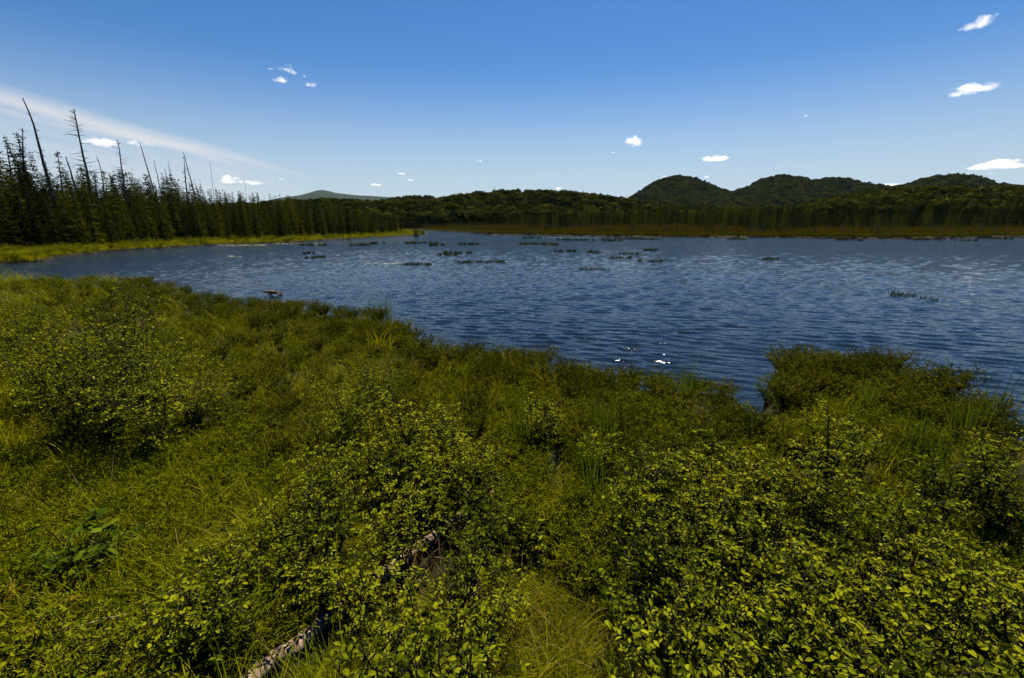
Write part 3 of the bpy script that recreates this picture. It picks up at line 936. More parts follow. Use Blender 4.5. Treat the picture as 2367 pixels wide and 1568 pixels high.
for poly, lab, grp, dm in low_regions:
    for x, y in region_points(poly, 0.48, dm * .88):
        SHRUB_XY.append((x, y, 0.3))
        q_ = 1.2 if 'right point' in grp else 1.0
        place_shrub('l', LOWS, 'heath_shrub', x, y, rs, lab, grp, (q_ * rs.uniform(.8, 1.3), q_ * rs.uniform(.8, 1.3), q_ * rs.uniform(.7, 1.3)))
SX = np.array(SHRUB_XY)
ORD = ['first', 'second', 'third', 'fourth', 'fifth', 'sixth', 'seventh', 'eighth', 'ninth', 'tenth', 'eleventh', 'twelfth', 'thirteenth', 'fourteenth', 'fifteenth', 'sixteenth', 'seventeenth', 'eighteenth', 'nineteenth', 'twentieth', 'twenty-first', 'twenty-second', 'twenty-third', 'twenty-fourth', 'twenty-fifth', 'twenty-sixth', 'twenty-seventh', 'twenty-eighth', 'twenty-ninth', 'thirtieth']


def number_row(group, text):
    """members of a thicket told apart by their order from the left"""
    os_ = [o for o in COL.objects if o.parent is None and o.get('group') == group]
    os_.sort(key=lambda o: float(project(np.array([o.location.x, o.location.y, 1.0]))[0]))
    for k, o in enumerate(os_):
        if k < len(ORD): o['label'] = '%s, %s from the left' % (text, ORD[k])


number_row('front shrubs of the right thicket', 'broad-leaved shrub at the front of the lower right thicket')
number_row('back shrubs of the right thicket', 'broad-leaved shrub at the back of the lower right thicket')
number_row('front shrubs around the log', 'leafy shrub by the fallen log near the bottom edge')
number_row('back shrubs around the log', 'leafy shrub in the middle thicket behind the fallen log')
number_row('tall shrubs of the left clump', 'tall bushy shrub in the dark left clump')
number_row('small-leaved shrubs at lower left', 'dense small-leaved shrub along the bottom left edge')


# ------------------------------------------------------------------ grass and undergrowth
def tuft_meshes(count, seed, mat, **kw):
    out = []
    for i in range(count):
        b = Builder(); blades(b, rs=np.random.default_rng(seed + i), **kw)
        out.append(b.mesh('tuft', mat))
    return out


GRASS = hidden_collection('sedge_tuft', tuft_meshes(5, 400, M_GRASS, n=30, L0=0.25, L1=0.65, spread=0.35, lean=0.3, width=0.008, curl=1.6, base_r=0.05, lean_dir=(-0.5, -0.1)))
GRASS2 = tuft_meshes(3, 420, M_GRASS, n=22, L0=0.25, L1=0.6, spread=0.3, lean=0.2, width=0.009, curl=1.2, base_r=0.06)
for i, me in enumerate(GRASS2):
    GRASS.objects.link(bpy.data.objects.new('sedge_tuft_1%d' % i, me))


def sprig_meshes(n, seed):
    out = []
    for i in range(n):
        r_ = np.random.default_rng(seed + i)
        b, LP, M, LS, rn = shrub_skeleton(r_, H=0.36, R=0.2, nstem=8, nbr=6, leaf_gap=0.013, leaf_len=0.038, upright=0.9, thick=0.004, start=0.25, tilt=0.6)
        b2 = Builder(); b2.instances(*SL, LP, M, LS, rn)
        out.append(b2.mesh('sprig', M_GREEN))
    return out


SPRIG = hidden_collection('undergrowth_sprig', sprig_meshes(4, 440))


def near_points(n, rmax=60, rmin=1.3):
    r = np.exp(rs.uniform(np.log(rmin), np.log(rmax), n)); a = rs.uniform(-1.0, 1.0, n)
    return r * np.sin(a), r * np.cos(a), r


def shrub_cover(x, y):
    c = np.zeros(len(x), bool)
    for sx, sy, sr in SX:
        c |= (x - sx) ** 2 + (y - sy) ** 2 < (sr * 0.75) ** 2
    return c


x, y, r = near_points(52000)
sd = lake_sd(x, y); px, py = project(np.stack([x, y, np.full_like(x, .3)], -1))
ok = (sd > 0.06) & (puddle_f(x, y) > 1.1) & (log_open(x, y) > 0.12) & (y > 0.4)
cov = shrub_cover(x, y)
ok &= ~cov | (rs.random(len(x)) < 0.15)
ok &= rs.random(len(x)) < np.where(sd < 2.5, 0.5, 1.0)
n1 = fbm(x, y, 31, 0.9)
ok &= rs.random(len(x)) < np.clip(0.62 + 0.9 * n1 + 0.35 * fbm(x, y, 32, 3.0), 0.3, 1)
x, y, r = x[ok], y[ok], r[ok]
z = ground_z(x, y, False)
lean = fbm(x, y, 33, 0.5) * 1.6
k = np.where(fbm(x, y, 35, 0.8) > 0.15, rs.integers(5, 8, len(x)), rs.integers(0, 5, len(x)))
scatter('grass', GRASS, np.stack([x, y, z], -1), np.stack([rs.normal(0, .12, len(x)), rs.normal(0, .12, len(x)), lean + rs.normal(0, .7, len(x))], -1),
        np.where(rs.random(len(x)) < .035, rs.uniform(1.4, 2.0, len(x)), rs.uniform(.55, 1.15, len(x))) * (1 + np.clip(r - 8, 0, 40) / 45) * (0.85 + 0.25 * fbm(x, y, 36, 0.4)), k, 'yellow-green sedge grass covering the marsh', 'grass')

x, y, r = near_points(30000)
sd = lake_sd(x, y)
n1 = fbm(x, y, 41, 0.7)
ok = (sd > 0.05) & (puddle_f(x, y) > 1.05) & (log_open(x, y) > 0.08) & (n1 + 0.7 * fbm(x, y, 42, 2.5) > -0.2) & (y > 0.4)
x, y, r = x[ok], y[ok], r[ok]
scatter('undergrowth', SPRIG, np.stack([x, y, ground_z(x, y, False)], -1), np.stack([rs.normal(0, .15, len(x)), rs.normal(0, .15, len(x)), rs.uniform(0, 6.28, len(x))], -1),
        rs.uniform(.6, 1.15, len(x)) * (1 + np.clip(r - 8, 0, 40) / 60), rs.integers(0, 4, len(x)), 'small-leaved undergrowth among the marsh grass', 'undergrowth')

DEAD = hidden_collection('dead_stalk_kind', tuft_meshes(3, 470, M_STALK, n=7, L0=0.35, L1=0.8, spread=0.5, lean=0.5, width=0.007, curl=0.7, base_r=0.12))
x, y, r = near_points(2600)
ok = (lake_sd(x, y) > .1) & (puddle_f(x, y) > 1) & (y > .5) & (fbm(x, y, 47, .6) > -.1)
x, y, r = x[ok], y[ok], r[ok]
scatter('dead_stalks', DEAD, np.stack([x, y, ground_z(x, y, False)], -1), np.stack([rs.normal(0, .2, len(x)), rs.normal(0, .2, len(x)), rs.uniform(0, 6.28, len(x))], -1), rs.uniform(.5, 1.1, len(x)) * (1 + np.clip(r - 8, 0, 40) / 60), rs.integers(0, 3, len(x)), 'dry tan stalks scattered through the marsh grass', 'stalks')

# cattails: tall upright blades
CAT = [((1205, 935), 5), ((1195, 965), 4), ((1235, 960), 4), ((1395, 965), 4), ((1405, 1000), 3), ((500, 672), 5), ((515, 680), 4), ((870, 715), 5), ((900, 722), 4), ((2235, 965), 5), ((2010, 905), 4),
       ((1960, 985), 4), ((2120, 1000), 4), ((2170, 1050), 4), ((1590, 870), 5), ((1560, 872), 4), ((1360, 1060), 4), ((1370, 1090), 3), ((790, 990), 3), ((2300, 930), 4)]
catm = []
for i in range(4):
    b = Builder(); blades(b, 26, np.random.default_rng(460 + i), 0.8, 1.25, 0.1, 0.06, 0.016, 5, 0.25, 0.09)
    catm.append(b.mesh('blades', M_CATTAIL))
spots = {(1205, 935): 'dark upright cattail tuft in the middle of the marsh above the narrow puddle'}
for (px, py), nn in CAT:
    g = G(px, py, 0.75)
    where = 'left' if px < 800 else ('centre' if px < 1700 else 'right')
    near_water = lake_sd(np.array([g[0]]), np.array([g[1]]))[0] < 1.2
    o = obj('cattail_tuft', catm[rs.integers(4)])
    o.location = (g[0], g[1], max(-0.1, float(ground_z(np.array([g[0]]), np.array([g[1]]), False)[0])))
    o.rotation_euler = (0, 0, rs.uniform(0, 6)); o.scale = (rs.uniform(.8, 1.1),) * 3
    o['label'] = 'dark upright cattail tuft ' + ('at the water edge ' if near_water else 'standing among the grass ') + {'left': 'at left', 'centre': 'in the middle', 'right': 'at right'}[where]
    o['category'] = 'cattail'; o['group'] = 'cattails %s %s' % ('at the water' if near_water else 'in the grass', where)


# fern, moss, log, sticks
def fern(px, py, h, seed, label):
    r_ = np.random.default_rng(seed); g = G(px, py, h)
    t = thing('fern', (g[0], g[1], float(ground_z(np.array([g[0]]), np.array([g[1]]), False)[0])), label, 'fern', 'yellowing ferns')
    for k in range(9):
        a = 2 * np.pi * k / 9 + r_.normal(0, .2); u = np.linspace(0, 1, 9); L_ = h * r_.uniform(.9, 1.3)
        P = np.stack([np.cos(a) * L_ * 0.75 * u, np.sin(a) * L_ * 0.75 * u, L_ * (0.95 * u - 0.45 * u ** 2)], -1)
        b = Builder(); b.tube(P, np.linspace(.004, .0015, 9), 3, 0.2, False)
        T = np.gradient(P, axis=0); n = 22; uu = np.linspace(.2, .98, n)
        pos = np.stack([np.interp(uu, u, P[:, c]) for c in range(3)], -1); tt = np.stack([np.interp(uu, u, T[:, c]) for c in range(3)], -1)
        sd_ = np.cross(tt, [0, 0, 1.0]); sd_ /= np.linalg.norm(sd_, axis=1, keepdims=True)
        for sg in (-1, 1):
            b.instances(*SL, pos, frames(sd_ * sg + 0.5 * tt / np.linalg.norm(tt, axis=1, keepdims=True) + r_.normal(0, .1, (n, 3)), np.tile([0, 0, 1.0], (n, 1)) + r_.normal(0, .2, (n, 3))), 0.16 * h * (1.15 - uu), r_.random(n))
        obj('frond', b.mesh('frond', M_FERN), t)


fern(30, 1385, 0.6, 1, 'yellow-orange fern at the left picture edge near the bottom')
fern(75, 1430, 0.45, 2, 'smaller yellow fern just below the one at the left picture edge')
fern(330, 1480, 0.4, 3, 'yellowing fern among the small-leaved shrubs at the bottom left')

b = Builder(); g = G(1288, 1165, 0.2); gz = 0.14
r_ = np.random.default_rng(9); n = 1500
aa, rr = r_.uniform(0, 6.28, n), np.sqrt(r_.random(n)) * 0.24
pos = np.stack([np.cos(aa) * rr * 0.8, np.sin(aa) * rr * 1.4, 0.12 * (1 - (rr / .25) ** 2) + r_.normal(0, .01, n)], -1)
d = np.stack([r_.normal(0, .6, n), r_.normal(0, .6, n), np.full(n, 1.0)], -1)
b.instances(*SL, pos, frames(d, r_.normal(0, 1, (n, 3))), r_.uniform(.03, .07, n), r_.random(n))
o = obj('moss_mound', b.mesh('moss_mound', M_MOSS)); o.location = (g[0], g[1], gz)
o['label'] = 'orange moss mound beside the narrow puddle in the middle'; o['category'] = 'moss'


def tube_thing(name, pts, rad, mat, label, cat, group=None, sides=8, wob=0.0, seed=0):
    P = np.array(pts, float); r_ = np.random.default_rng(seed)
    u = np.linspace(0, 1, max(10, len(P) * 3)); u0 = np.linspace(0, 1, len(P))
    Q = np.stack([np.interp(u, u0, P[:, c]) for c in range(3)], -1) + r_.normal(0, wob, (len(u), 3))
    R_ = np.interp(u, np.linspace(0, 1, len(np.atleast_1d(rad))), np.atleast_1d(rad)) * (1 + r_.normal(0, .05, len(u)))
    base = Q.mean(0)
    b = Builder(); b.tube(Q - base, R_, sides)
    o = obj(name, b.mesh(name, mat, True)); o.location = base
    o['label'] = label; o['category'] = cat
    if group: o['group'] = group
    return o


lg = thing('fallen_log', tuple((LOG_A + LOG_B) / 2 * [1, 1, 0]), 'pale weathered fallen log lying under the middle shrubs at the bottom', 'log')
b = Builder(); u = np.linspace(0, 1, 24)
P = LOG_A[None] * (1 - u)[:, None] + LOG_B[None] * u[:, None]; P[:, 2] = 0.27 - 0.06 * u
P += np.random.default_rng(3).normal(0, .012, P.shape)
b.tube(P - np.array(lg.location), np.linspace(.075, .045, 24), 12); obj('trunk', b.mesh('trunk', M_LOG, True), lg)
for k, (uu, dx) in enumerate(((0.35, .12),)):
    p = LOG_A * (1 - uu) + LOG_B * uu; b = Builder()
    b.tube(np.array([p, p + [dx * .6, .03, .06], p + [dx, .06, .10]]) + [0, 0, .08] - np.array(lg.location), [.03, .022, .01], 6); obj('branch_stub', b.mesh('branch_stub', M_LOG, True), lg)
tube_thing('dead_stick', [G(2258, 954, .35), G(2300, 937, .5), G(2350, 922, .6)], [.011, .006], M_DRIFT, 'long pale reddish dead stick pointing out over the water at right', 'stick')
tube_thing('dead_stick', [G(2290, 966, .4), G(2330, 975, .4), G(2380, 990, .3)], [.022, .012], M_PALE, 'pale yellow dead stick lying along the right near shore', 'stick')
tube_thing('dead_stick', [G(0, 1495, .35), G(90, 1470, .45), G(170, 1450, .5), G(290, 1420, .6)], [.012, .010, .004], M_PALE, 'thin pale dead stalk lying across the bottom left plants', 'stick', wob=.004)
tube_thing('dead_stick', [G(0, 1600, .3), G(60, 1555, .4), G(160, 1500, .5)], [.012, .004], M_PALE, 'thin pale dead twig in the bottom left corner', 'stick', wob=.004)
tube_thing('bare_branch', [G(720, 1640, .2), G(640, 1530, .5), G(560, 1420, .65), G(520, 1350, .7), G(480, 1320, .75)], [.007, .005, .003], M_TWIG, 'dark bare branch curving up from the log to the left', 'branch', wob=.004)
tube_thing('dead_stick', [G(1285, 1120, .1), G(1288, 1050, .5), G(1290, 1010, .9), G(1275, 960, 1.2)], [.008, .004], M_TWIG, 'thin dark stem rising from the narrow puddle', 'stick', wob=.003)

# driftwood on the water
dw = thing('driftwood', tuple(G(630, 679, 0)), 'brown forked driftwood log floating on the water near the left shore', 'driftwood')
dl = lambda px, py, z: G(px, py, z) - np.array(dw.location)
b = Builder(); b.tube([dl(611, 675, .16), dl(622, 675, .18), dl(634, 676, .17), dl(646, 677, .12), dl(652, 681, .02)], [.05, .085, .09, .07, .05], 8); obj('trunk', b.mesh('trunk', M_DRIFT, True), dw)
b = Builder(); b.tube([dl(634, 677, .14), dl(626, 680, .05), dl(616, 684, -.03)], [.06, .05, .02], 6); obj('branch', b.mesh('branch', M_DRIFT, True), dw)
b = Builder(); b.tube([dl(640, 677, .12), dl(646, 682, .06), dl(653, 683, .0)], [.06, .05, .03], 6); obj('branch', b.mesh('branch', M_DRIFT, True), dw)
b = Builder(); b.tube([dl(622, 675, .18), dl(621, 673, .26)], [.03, .015], 6); obj('branch_stub', b.mesh('branch_stub', M_DRIFT, True), dw)

# ------------------------------------------------------------------ reed patches in the water
REEDS = [(960, 612, 84, .9, 'largest reed patch in the open water, nearest the camera in the middle'), (727, 596, 44, .6, 'thin reed patch left of the middle, front one of two'), (715, 586, 24, .5, 'short reed patch left of the middle, just behind its thin neighbour'),
         (705, 567.5, 34, .4, 'small reed patch close to the left bank'), (745, 568, 12, .3, 'tiny reed patch between two others off the left bank'), (830, 567.5, 40, .5, 'dense reed patch off the left bank, middle of the row'), (868, 564, 40, .35, 'faint reed row off the left bank near the point'),
         (975, 563, 70, .5, 'long reed row in front of the land point'), (1010, 568, 34, .5, 'dense reed patch at the right end of the long reed row'), (1080, 566, 46, .5, 'narrow reed patch right of the long reed row'),
         (1060, 586, 62, .7, 'broad reed patch behind the largest one, to its right'), (1035, 590, 40, .6, 'reed patch joined to the left end of the broad patch'), (1110, 606, 110, .8, 'long broken reed row right of the largest reed patch'),
         (1240, 565, 84, .5, 'flat reed patch in the middle distance'), (1275, 567, 40, .4, 'low reed patch joined to the right end of the flat middle patch'), (1305, 582, 52, .6, 'dark reed patch right of the middle in the lake'), (1375, 584, 30, .6, 'small dark reed patch right of the middle'),
         (1330, 556, 80, .5, 'flat dark reed bed off the far shore, left one'), (1430, 553, 90, .5, 'flat dark reed bed off the far shore, middle one'), (1415, 558, 46, .4, 'short flat reed bed in front of the middle far bed'), (1500, 554, 60, .4, 'flat dark reed bed off the far shore, right one'), (1235, 551, 50, .3, 'thin flat reed bed nearest the far shore'),
         (1455, 588, 36, .5, 'sparse reeds in the lake right of the middle, back ones'), (1445, 597, 60, .5, 'sparse reed row in the lake right of the middle, front one'), (1505, 579, 36, .5, 'small dense reed patch standing alone in the right half of the lake'), (1505, 605, 56, .6, 'reed patch nearest the camera right of the middle'),
         (1375, 623, 56, .5, 'sparse low reeds well in front of the others in the middle of the lake'), (2092, 683, 112, .7, 'sparse row of leafy reeds standing alone in the right part of the lake'), (1780, 600, 40, .4, 'tiny sparse reeds alone in the right half of the lake'), (1700, 554, 40, .3, 'thin reed bed off the right far shore, left one'),
         (1960, 556, 50, .3, 'thin reed bed off the right far shore, middle one'), (2180, 556, 110, .3, 'long flat reed bed off the right far shore'), (2300, 553, 60, .3, 'thin reed bed off the right far shore at the picture edge')]
for i, (px, py, wpx, dens, lab) in enumerate(REEDS):
    r_ = np.random.default_rng(500 + i); g = G(px, py, 0); dep = g[1]
    wid = wpx / F0 * dep; dpt = max(0.4, 0.08 * wid)
    n = int(np.clip(wid * 55 * dens + 50, 70, 1100)); hgt = float(np.clip(7.5 / F0 * dep, .25, .55))
    ncl = max(6, int(wid / 0.22)); cx = r_.uniform(-.5, .5, ncl) * wid; cy = r_.normal(0, 1, ncl) * dpt
    b = Builder()
    for c in range(ncl):
        k = max(3, n // ncl); q = Builder()
        blades(q, k, r_, hgt * .6, hgt * 1.15, .15, .08, max(.022, .0016 * dep), 2, .5, 0.15)
        V = np.concatenate(q.V) + [cx[c], cy[c], 0]
        b.add(V, np.concatenate(q.F[3]), np.concatenate(q.F[4]), 0.4)
    o = obj('reed_patch', b.mesh('reed_patch', M_REED)); o.location = (g[0], g[1], -0.02)
    o.rotation_euler = (0, 0, -math.atan2(g[0], g[1])); o['label'] = lab; o['category'] = 'reeds'; o['group'] = 'reed patches standing in the lake'


def lily(px, py, wpx, dpx, n, lab):
    r_ = np.random.default_rng(int(px)); b = Builder()
    c = G(px, py, 0)
    for _ in range(n):
        p = G(px + r_.uniform(-.5, .5) * wpx, py + r_.uniform(-.5, .5) * dpx, 0.012) - c
        s = r_.uniform(.1, .2); a0 = r_.uniform(0, 6.28); a = a0 + np.linspace(0.25, 6.0, 9)
        V = np.concatenate([[p], p + s * np.stack([np.cos(a), np.sin(a), r_.uniform(0, .12) * np.sin(a - a0)], -1)]); V[:, 2] += 0.012
        b.add(V, tri=[(0, k + 1, k + 2) for k in range(8)], r=r_.random())
    o = obj('lily_pads', b.mesh('lily_pads', M_LILY)); o.location = c; o['kind'] = 'stuff'; o['label'] = lab; o['category'] = 'lily pads'


lily(560, 567, 110, 3, 260, 'pale yellow lily pads along the left bank')
lily(690, 563.5, 120, 2, 120, 'sparse lily pads further along the left bank')
lily(545, 593, 30, 2, 14, 'few pale lily pads in the left water')
lily(890, 610, 90, 3, 26, 'few pale lily pads left of the largest reeds')
lily(1330, 549.5, 160, 2, 160, 'pale lily pads in front of the far shore')


# ------------------------------------------------------------------ conifers
SPRAY = (np.array([(0, 0, 0), (-.5, .45, -.05), (0, 1, -.16), (.5, .45, -.05)]), [(0, 2, 1), (0, 3, 2)], [])


def conifer(seed, H, R, nwh, nper, mat, droop, bare=0.12, dens=1.0, gap=0.0, spray=0.34, power=0.85):
    r_ = np.random.default_rng(seed)
    t = Builder(); u = np.linspace(0, 1, 9)
    cur = np.stack([r_.normal(0, .02 * H) * u ** 2, r_.normal(0, .02 * H) * u ** 2, H * u - 0.2 * (1 - u)], -1)
    t.tube(cur, np.linspace(.0125 * H, .002 * H, 9), 6)
    c = Builder(); LP, LD, LS, LN = [], [], [], []
    for w in range(nwh):
        f = bare + (1 - bare) * (w + r_.random() * .8) / nwh
        if r_.random() < gap: continue
        rad = R * max(0.05, (1 - f) ** power) * r_.uniform(.65, 1.12) + .06
        z = f * H; base = np.array([np.interp(f, u, cur[:, k]) for k in range(3)])
        for k in range(nper):
            a = r_.uniform(0, 6.28); L_ = rad * r_.uniform(.6, 1.1)
            o_ = np.array([np.cos(a), np.sin(a), 0])
            n = max(2, int(L_ / (spray * 0.45) * dens))
            s = (np.arange(n) + r_.random(n)) / n
            P = base + o_ * (s * L_)[:, None] + np.array([0, 0, 1.0]) * (-droop * L_ * (s - 0.9 * s ** 2.5 * 0.6))[:, None]
            t.tube(np.array([base, base + o_ * L_ * .55 + [0, 0, -droop * L_ * .35]]), [.004 * H * .6 + .004, .004], 3, 0, False)
            dd = o_ + r_.normal(0, .55, (n, 3)); dd[:, 2] -= .2
            LP.append(P); LD.append(dd); LS.append(spray * r_.uniform(.6, 1.15, n) * (0.6 + 0.5 * (1 - f))); LN.append(np.array([0, 0, 1.0]) + r_.normal(0, .5, (n, 3)))
    LP, LD, LS, LN = map(np.concatenate, (LP, LD, LS, LN))
    sc = np.stack([LS * .55, LS, LS], -1)
    M = frames(LD, LN) * sc[:, None, :]
    c.instances(*SPRAY, LP, M, np.ones(len(LP)), r_.random(len(LP)) * .8)
    return t.mesh('trunk', M_BARK), c.mesh('crown', mat)


SPRUCES = [conifer(600 + i, 12.0, r * 1.25, 36, 8, M_SPRUCE, .35, .06, 1.1, gp, .42) for i, (r, gp) in enumerate(((1.7, .02), (1.5, .08), (1.35, .15), (1.9, .05)))]
LARCHES = [conifer(620 + i, 12.0, r * 1.3, 38, 8, M_LARCH, .12, .03, 1.2, gp, .42, .7) for i, (r, gp) in enumerate(((1.6, .05), (1.9, .1), (1.4, .12), (1.7, .05)))]
SPARSE = [conifer(640 + i, 12.0, 1.1, 26, 4, M_SPRUCE, .3, .3, .9, .25, .28, .6) for i in range(2)]
BUSHY = [conifer(650 + i, 5.0, 1.6, 20, 8, M_LARCH, .2, .02, 1.2, 0, .32, .8) for i in range(2)]


def place_tree(x, y, h, var, label, group, r_, lean=(0, 0), name='conifer_tree', base=12.0):
    z = float(ground_z(np.array([x]), np.array([y]))[0]) - 0.05
    s = h / base; wd = s * r_.uniform(.85, 1.2)
    t = thing(name, (x, y, z), label, 'tree', group, (lean[0], lean[1], r_.uniform(0, 6.28)), (wd, wd, s))
    tr, cr = var
    obj('trunk', tr, t); obj('crown', cr, t)
    return t


tr_ = np.random.default_rng(77)
# the skyline of the left wood in the photograph
SKY_L = [(-150, 290), (0, 318), (60, 330), (110, 350), (180, 385), (240, 395), (310, 400), (400, 400), (450, 425), (520, 442), (600, 450), (700, 460), (800, 475), (900, 492), (960, 505)]
slx, sly = map(np.array, zip(*SKY_L))
cand = []
nC = 40000
a = tr_.uniform(-1.02, -0.10, nC); r = np.exp(tr_.uniform(np.log(70), np.log(330), nC))
x, y = r * np.sin(a), r * np.cos(a); sd = lake_sd(x, y)
edge = 9 + 3 * fbm(x, y, 61, .08)
px, _ = project(np.stack([x, y, np.zeros_like(x)], -1))
ok = (sd > edge) & (px < 985) & (y > 40)
x, y, sd, px, r = x[ok], y[ok], sd[ok], px[ok], r[ok]
allp = poisson(zip(x, y), 2.9)
sda = lake_sd(*np.array(allp).T)
front = [p for p, q in zip(allp, sda) if q < 26]
rest = [p for p, q in zip(allp, sda) if q >= 26]


def left_height(xx, yy, r_):
    q, _ = project(np.array([xx, yy, 0.]))
    top = np.interp(q, slx, sly)
    hz = AT(q, top, yy)[2]
    return float(np.clip(hz, 4, 26))


LB = []
front = sorted(front, key=lambda p: lake_sd(np.array([p[0]]), np.array([p[1]]))[0])
print('left front', len(front), 'rest', len(rest))
for i, (xx, yy) in enumerate(front):
    if i >= 170:
        LB.append((xx, yy)); continue
    q = float(project(np.array([xx, yy, 0.]))[0])
    h = left_height(xx, yy, tr_) * tr_.choice([.45, .62, .72, .82, .95], p=[.14, .26, .28, .22, .10])
    var = LARCHES[tr_.integers(4)] if tr_.random() < .72 else SPRUCES[tr_.integers(4)]
    seg = 'at the far left of the left wood' if q < 250 else ('in the left wood between the leaning dead trunks' if q < 520 else 'in the low part of the left wood towards the point')
    place_tree(xx, yy, h, var, 'conifer on the front edge ' + seg, 'front conifers ' + seg, tr_, (tr_.normal(0, .02), tr_.normal(0, .02)))
LB += rest

# notable living trees on the left
for px, py, bx, by, var, lab in ((2, 300, 20, 545, SPRUCES[2], 'tall ragged spruce at the left picture edge'), (70, 308, 95, 548, SPRUCES[0], 'tall dense spruce just right of the one at the left edge'),
                                 (90, 318, 108, 546, SPRUCES[1], 'tall spruce touching the dense one near the left edge'), (131, 345, 160, 545, SPRUCES[2], 'narrow spruce with a clubbed top near the left edge'),
                                 (30, 290, 62, 546, SPARSE[0], 'thin half-dead spruce near the left edge'), (422, 362, 440, 535, SPARSE[1], 'half-bare spruce with a tufted top behind the leaning trunk'),
                                 (405, 390, 415, 530, SPARSE[0], 'thin half-bare tree left of the leaning trunk'), (310, 392, 318, 538, SPRUCES[3], 'broad dark spruce between the middle dead trunks'), (215, 395, 228, 545, SPRUCES[0], 'dark pointed spruce beside the tall branched dead trunk'),
                                 (475, 425, 480, 530, SPARSE[1], 'small sparse spruce near the thin bare pole'), (962, 492, 962, 543, SPRUCES[0], 'lone dark spruce at the tip of the land point'), (915, 520, 915, 541, SPRUCES[3], 'tiny dark spruce on the land point'),
                                 (1205, 524, 1205, 541, SPRUCES[3], 'tiny dark spruce alone on the brown far bog'), (870, 524, 870, 541, SPRUCES[0], 'small dark pointed spruce on the narrow land strip')):
    g = G(bx, by, 0.4); top = AT(px, py, g[1])
    tt_ = place_tree(g[0], g[1], top[2] - .3, var, lab, None, tr_, (0, math.atan2(top[0] - g[0], top[2])), 'spruce_tree')
    tt_.scale = (tt_.scale[0] * 1.25, tt_.scale[1] * 1.25, tt_.scale[2])
for px, py, hh in ((150, 553, 3.2), (60, 556, 3.5), (240, 552, 3.0), (335, 548, 3.0), (410, 546, 3.2), (560, 541, 3.4), (600, 541, 3.6), (640, 538, 3.0), (215, 553, 2.4), (480, 545, 2.4), (520, 545, 2.0), (700, 538, 2.6), (760, 536, 2.6)):
    g = G(px, py, 0.3)
    place_tree(g[0], g[1], hh, BUSHY[tr_.integers(2)], 'bushy young conifer standing before the left wood at the back of the bank', 'young conifers on the left bank', tr_, (0, 0), 'young_conifer', 5.0)

# dead snags: top pixel, base pixel, thickness, branchiness
SNAGS = [((62, 226), (148, 553), .36, 10, 'tallest leaning dead trunk with a hooked top near the left edge'), ((170, 252), (232, 550), .32, 40, 'tall dead trunk with many bare branches left of the clouds'),
         ((152, 362), (210, 540), .55, 4, 'thick broken dead trunk leaning left'), ((229, 361), (256, 540), .26, 8, 'crooked short dead trunk right of the tall branched one'), ((272, 323), (304, 540), .34, 30, 'dead trunk with long bare side branches below the right cloud'),
         ((323, 329), (385, 540), .28, 10, 'slim dead trunk leaning left, right of the long-branched one'), ((356, 372), (392, 536), .26, 9, 'dead trunk with a forked top beside the slim one'), ((388, 369), (408, 534), .14, 3, 'very thin bare pole left of the leaning trunk'),
         ((424, 352), (472, 536), .34, 6, 'smooth leaning dead trunk right of the half-bare spruce'), ((485, 372), (503, 530), .16, 2, 'thin bare pole standing alone against the sky'), ((565, 415), (578, 528), .16, 2, 'short thin bare pole at the right end of the left wood'),
         ((462, 412), (468, 530), .12, 2, 'short thin pole just right of the smooth leaning trunk'), ((45, 345), (75, 548), .2, 6, 'dead trunk among the spruces at the left edge'), ((392, 385), (412, 534), .12, 3, 'second very thin pole beside the first'),
         ((14, 326), (48, 550), .22, 10, 'dead spruce trunk with short stubs at the left picture edge'), ((104, 372), (140, 547), .16, 7, 'short thin dead trunk between the spruces near the left edge'), ((194, 384), (226, 545), .18, 8, 'short dead trunk just left of the crooked one')]
for i, (tp, bp, th, nb, lab) in enumerate(SNAGS):
    r_ = np.random.default_rng(700 + i)
    g = G(*bp, 0.3); top = AT(*tp, g[1])
    t = thing('dead_tree', tuple(g), lab, 'dead tree')
    u = np.linspace(0, 1, 12); P = (top - g) * u[:, None] + r_.normal(0, .10, (12, 3)) * (u * (1 - u) * 3)[:, None]
    if i in (0, 3): P[-3:] += np.array([[-.1, 0, 0], [-.35, 0, -.05], [-.9, 0, -.1]])
    P[0, 2] -= .4
    b = Builder(); b.tube(P, th * (1 - .82 * u ** 1.1) * 1.05 + .03, 8); obj('trunk', b.mesh('trunk', M_SNAG, True), t)
    Ht = np.linalg.norm(top - g)
    for k in range(int(nb * 1.5)):
        f = r_.uniform(.42, .98); p = np.array([np.interp(f, u, P[:, c]) for c in range(3)])
        a = r_.uniform(0, 6.28); L_ = (r_.uniform(.07, .22) if nb >= 30 else r_.uniform(.02, .08)) * Ht * (1.25 - f)
        o_ = np.array([np.cos(a), np.sin(a), r_.uniform(-.1, .45)])
        b = Builder(); b.tube(np.array([p, p + o_ * L_ * .5 + [0, 0, .02 * L_], p + o_ * L_ + [0, 0, r_.uniform(-.1, .15) * L_]]), [th * .22, th * .15, .025], 4); obj('branch', b.mesh('branch', M_SNAG), t)

# a yellow larch inside the left wood
g = G(214, 540, .3); place_tree(g[0] + 1, g[1] - 3, 9.0, conifer(655, 12.0, .9, 14, 4, M_YELLOWNEEDLE, .1, .45, .8, .3, .34, .4), 'small yellow larch in front of the thick broken trunk', None, tr_, (0, 0), 'larch_tree')

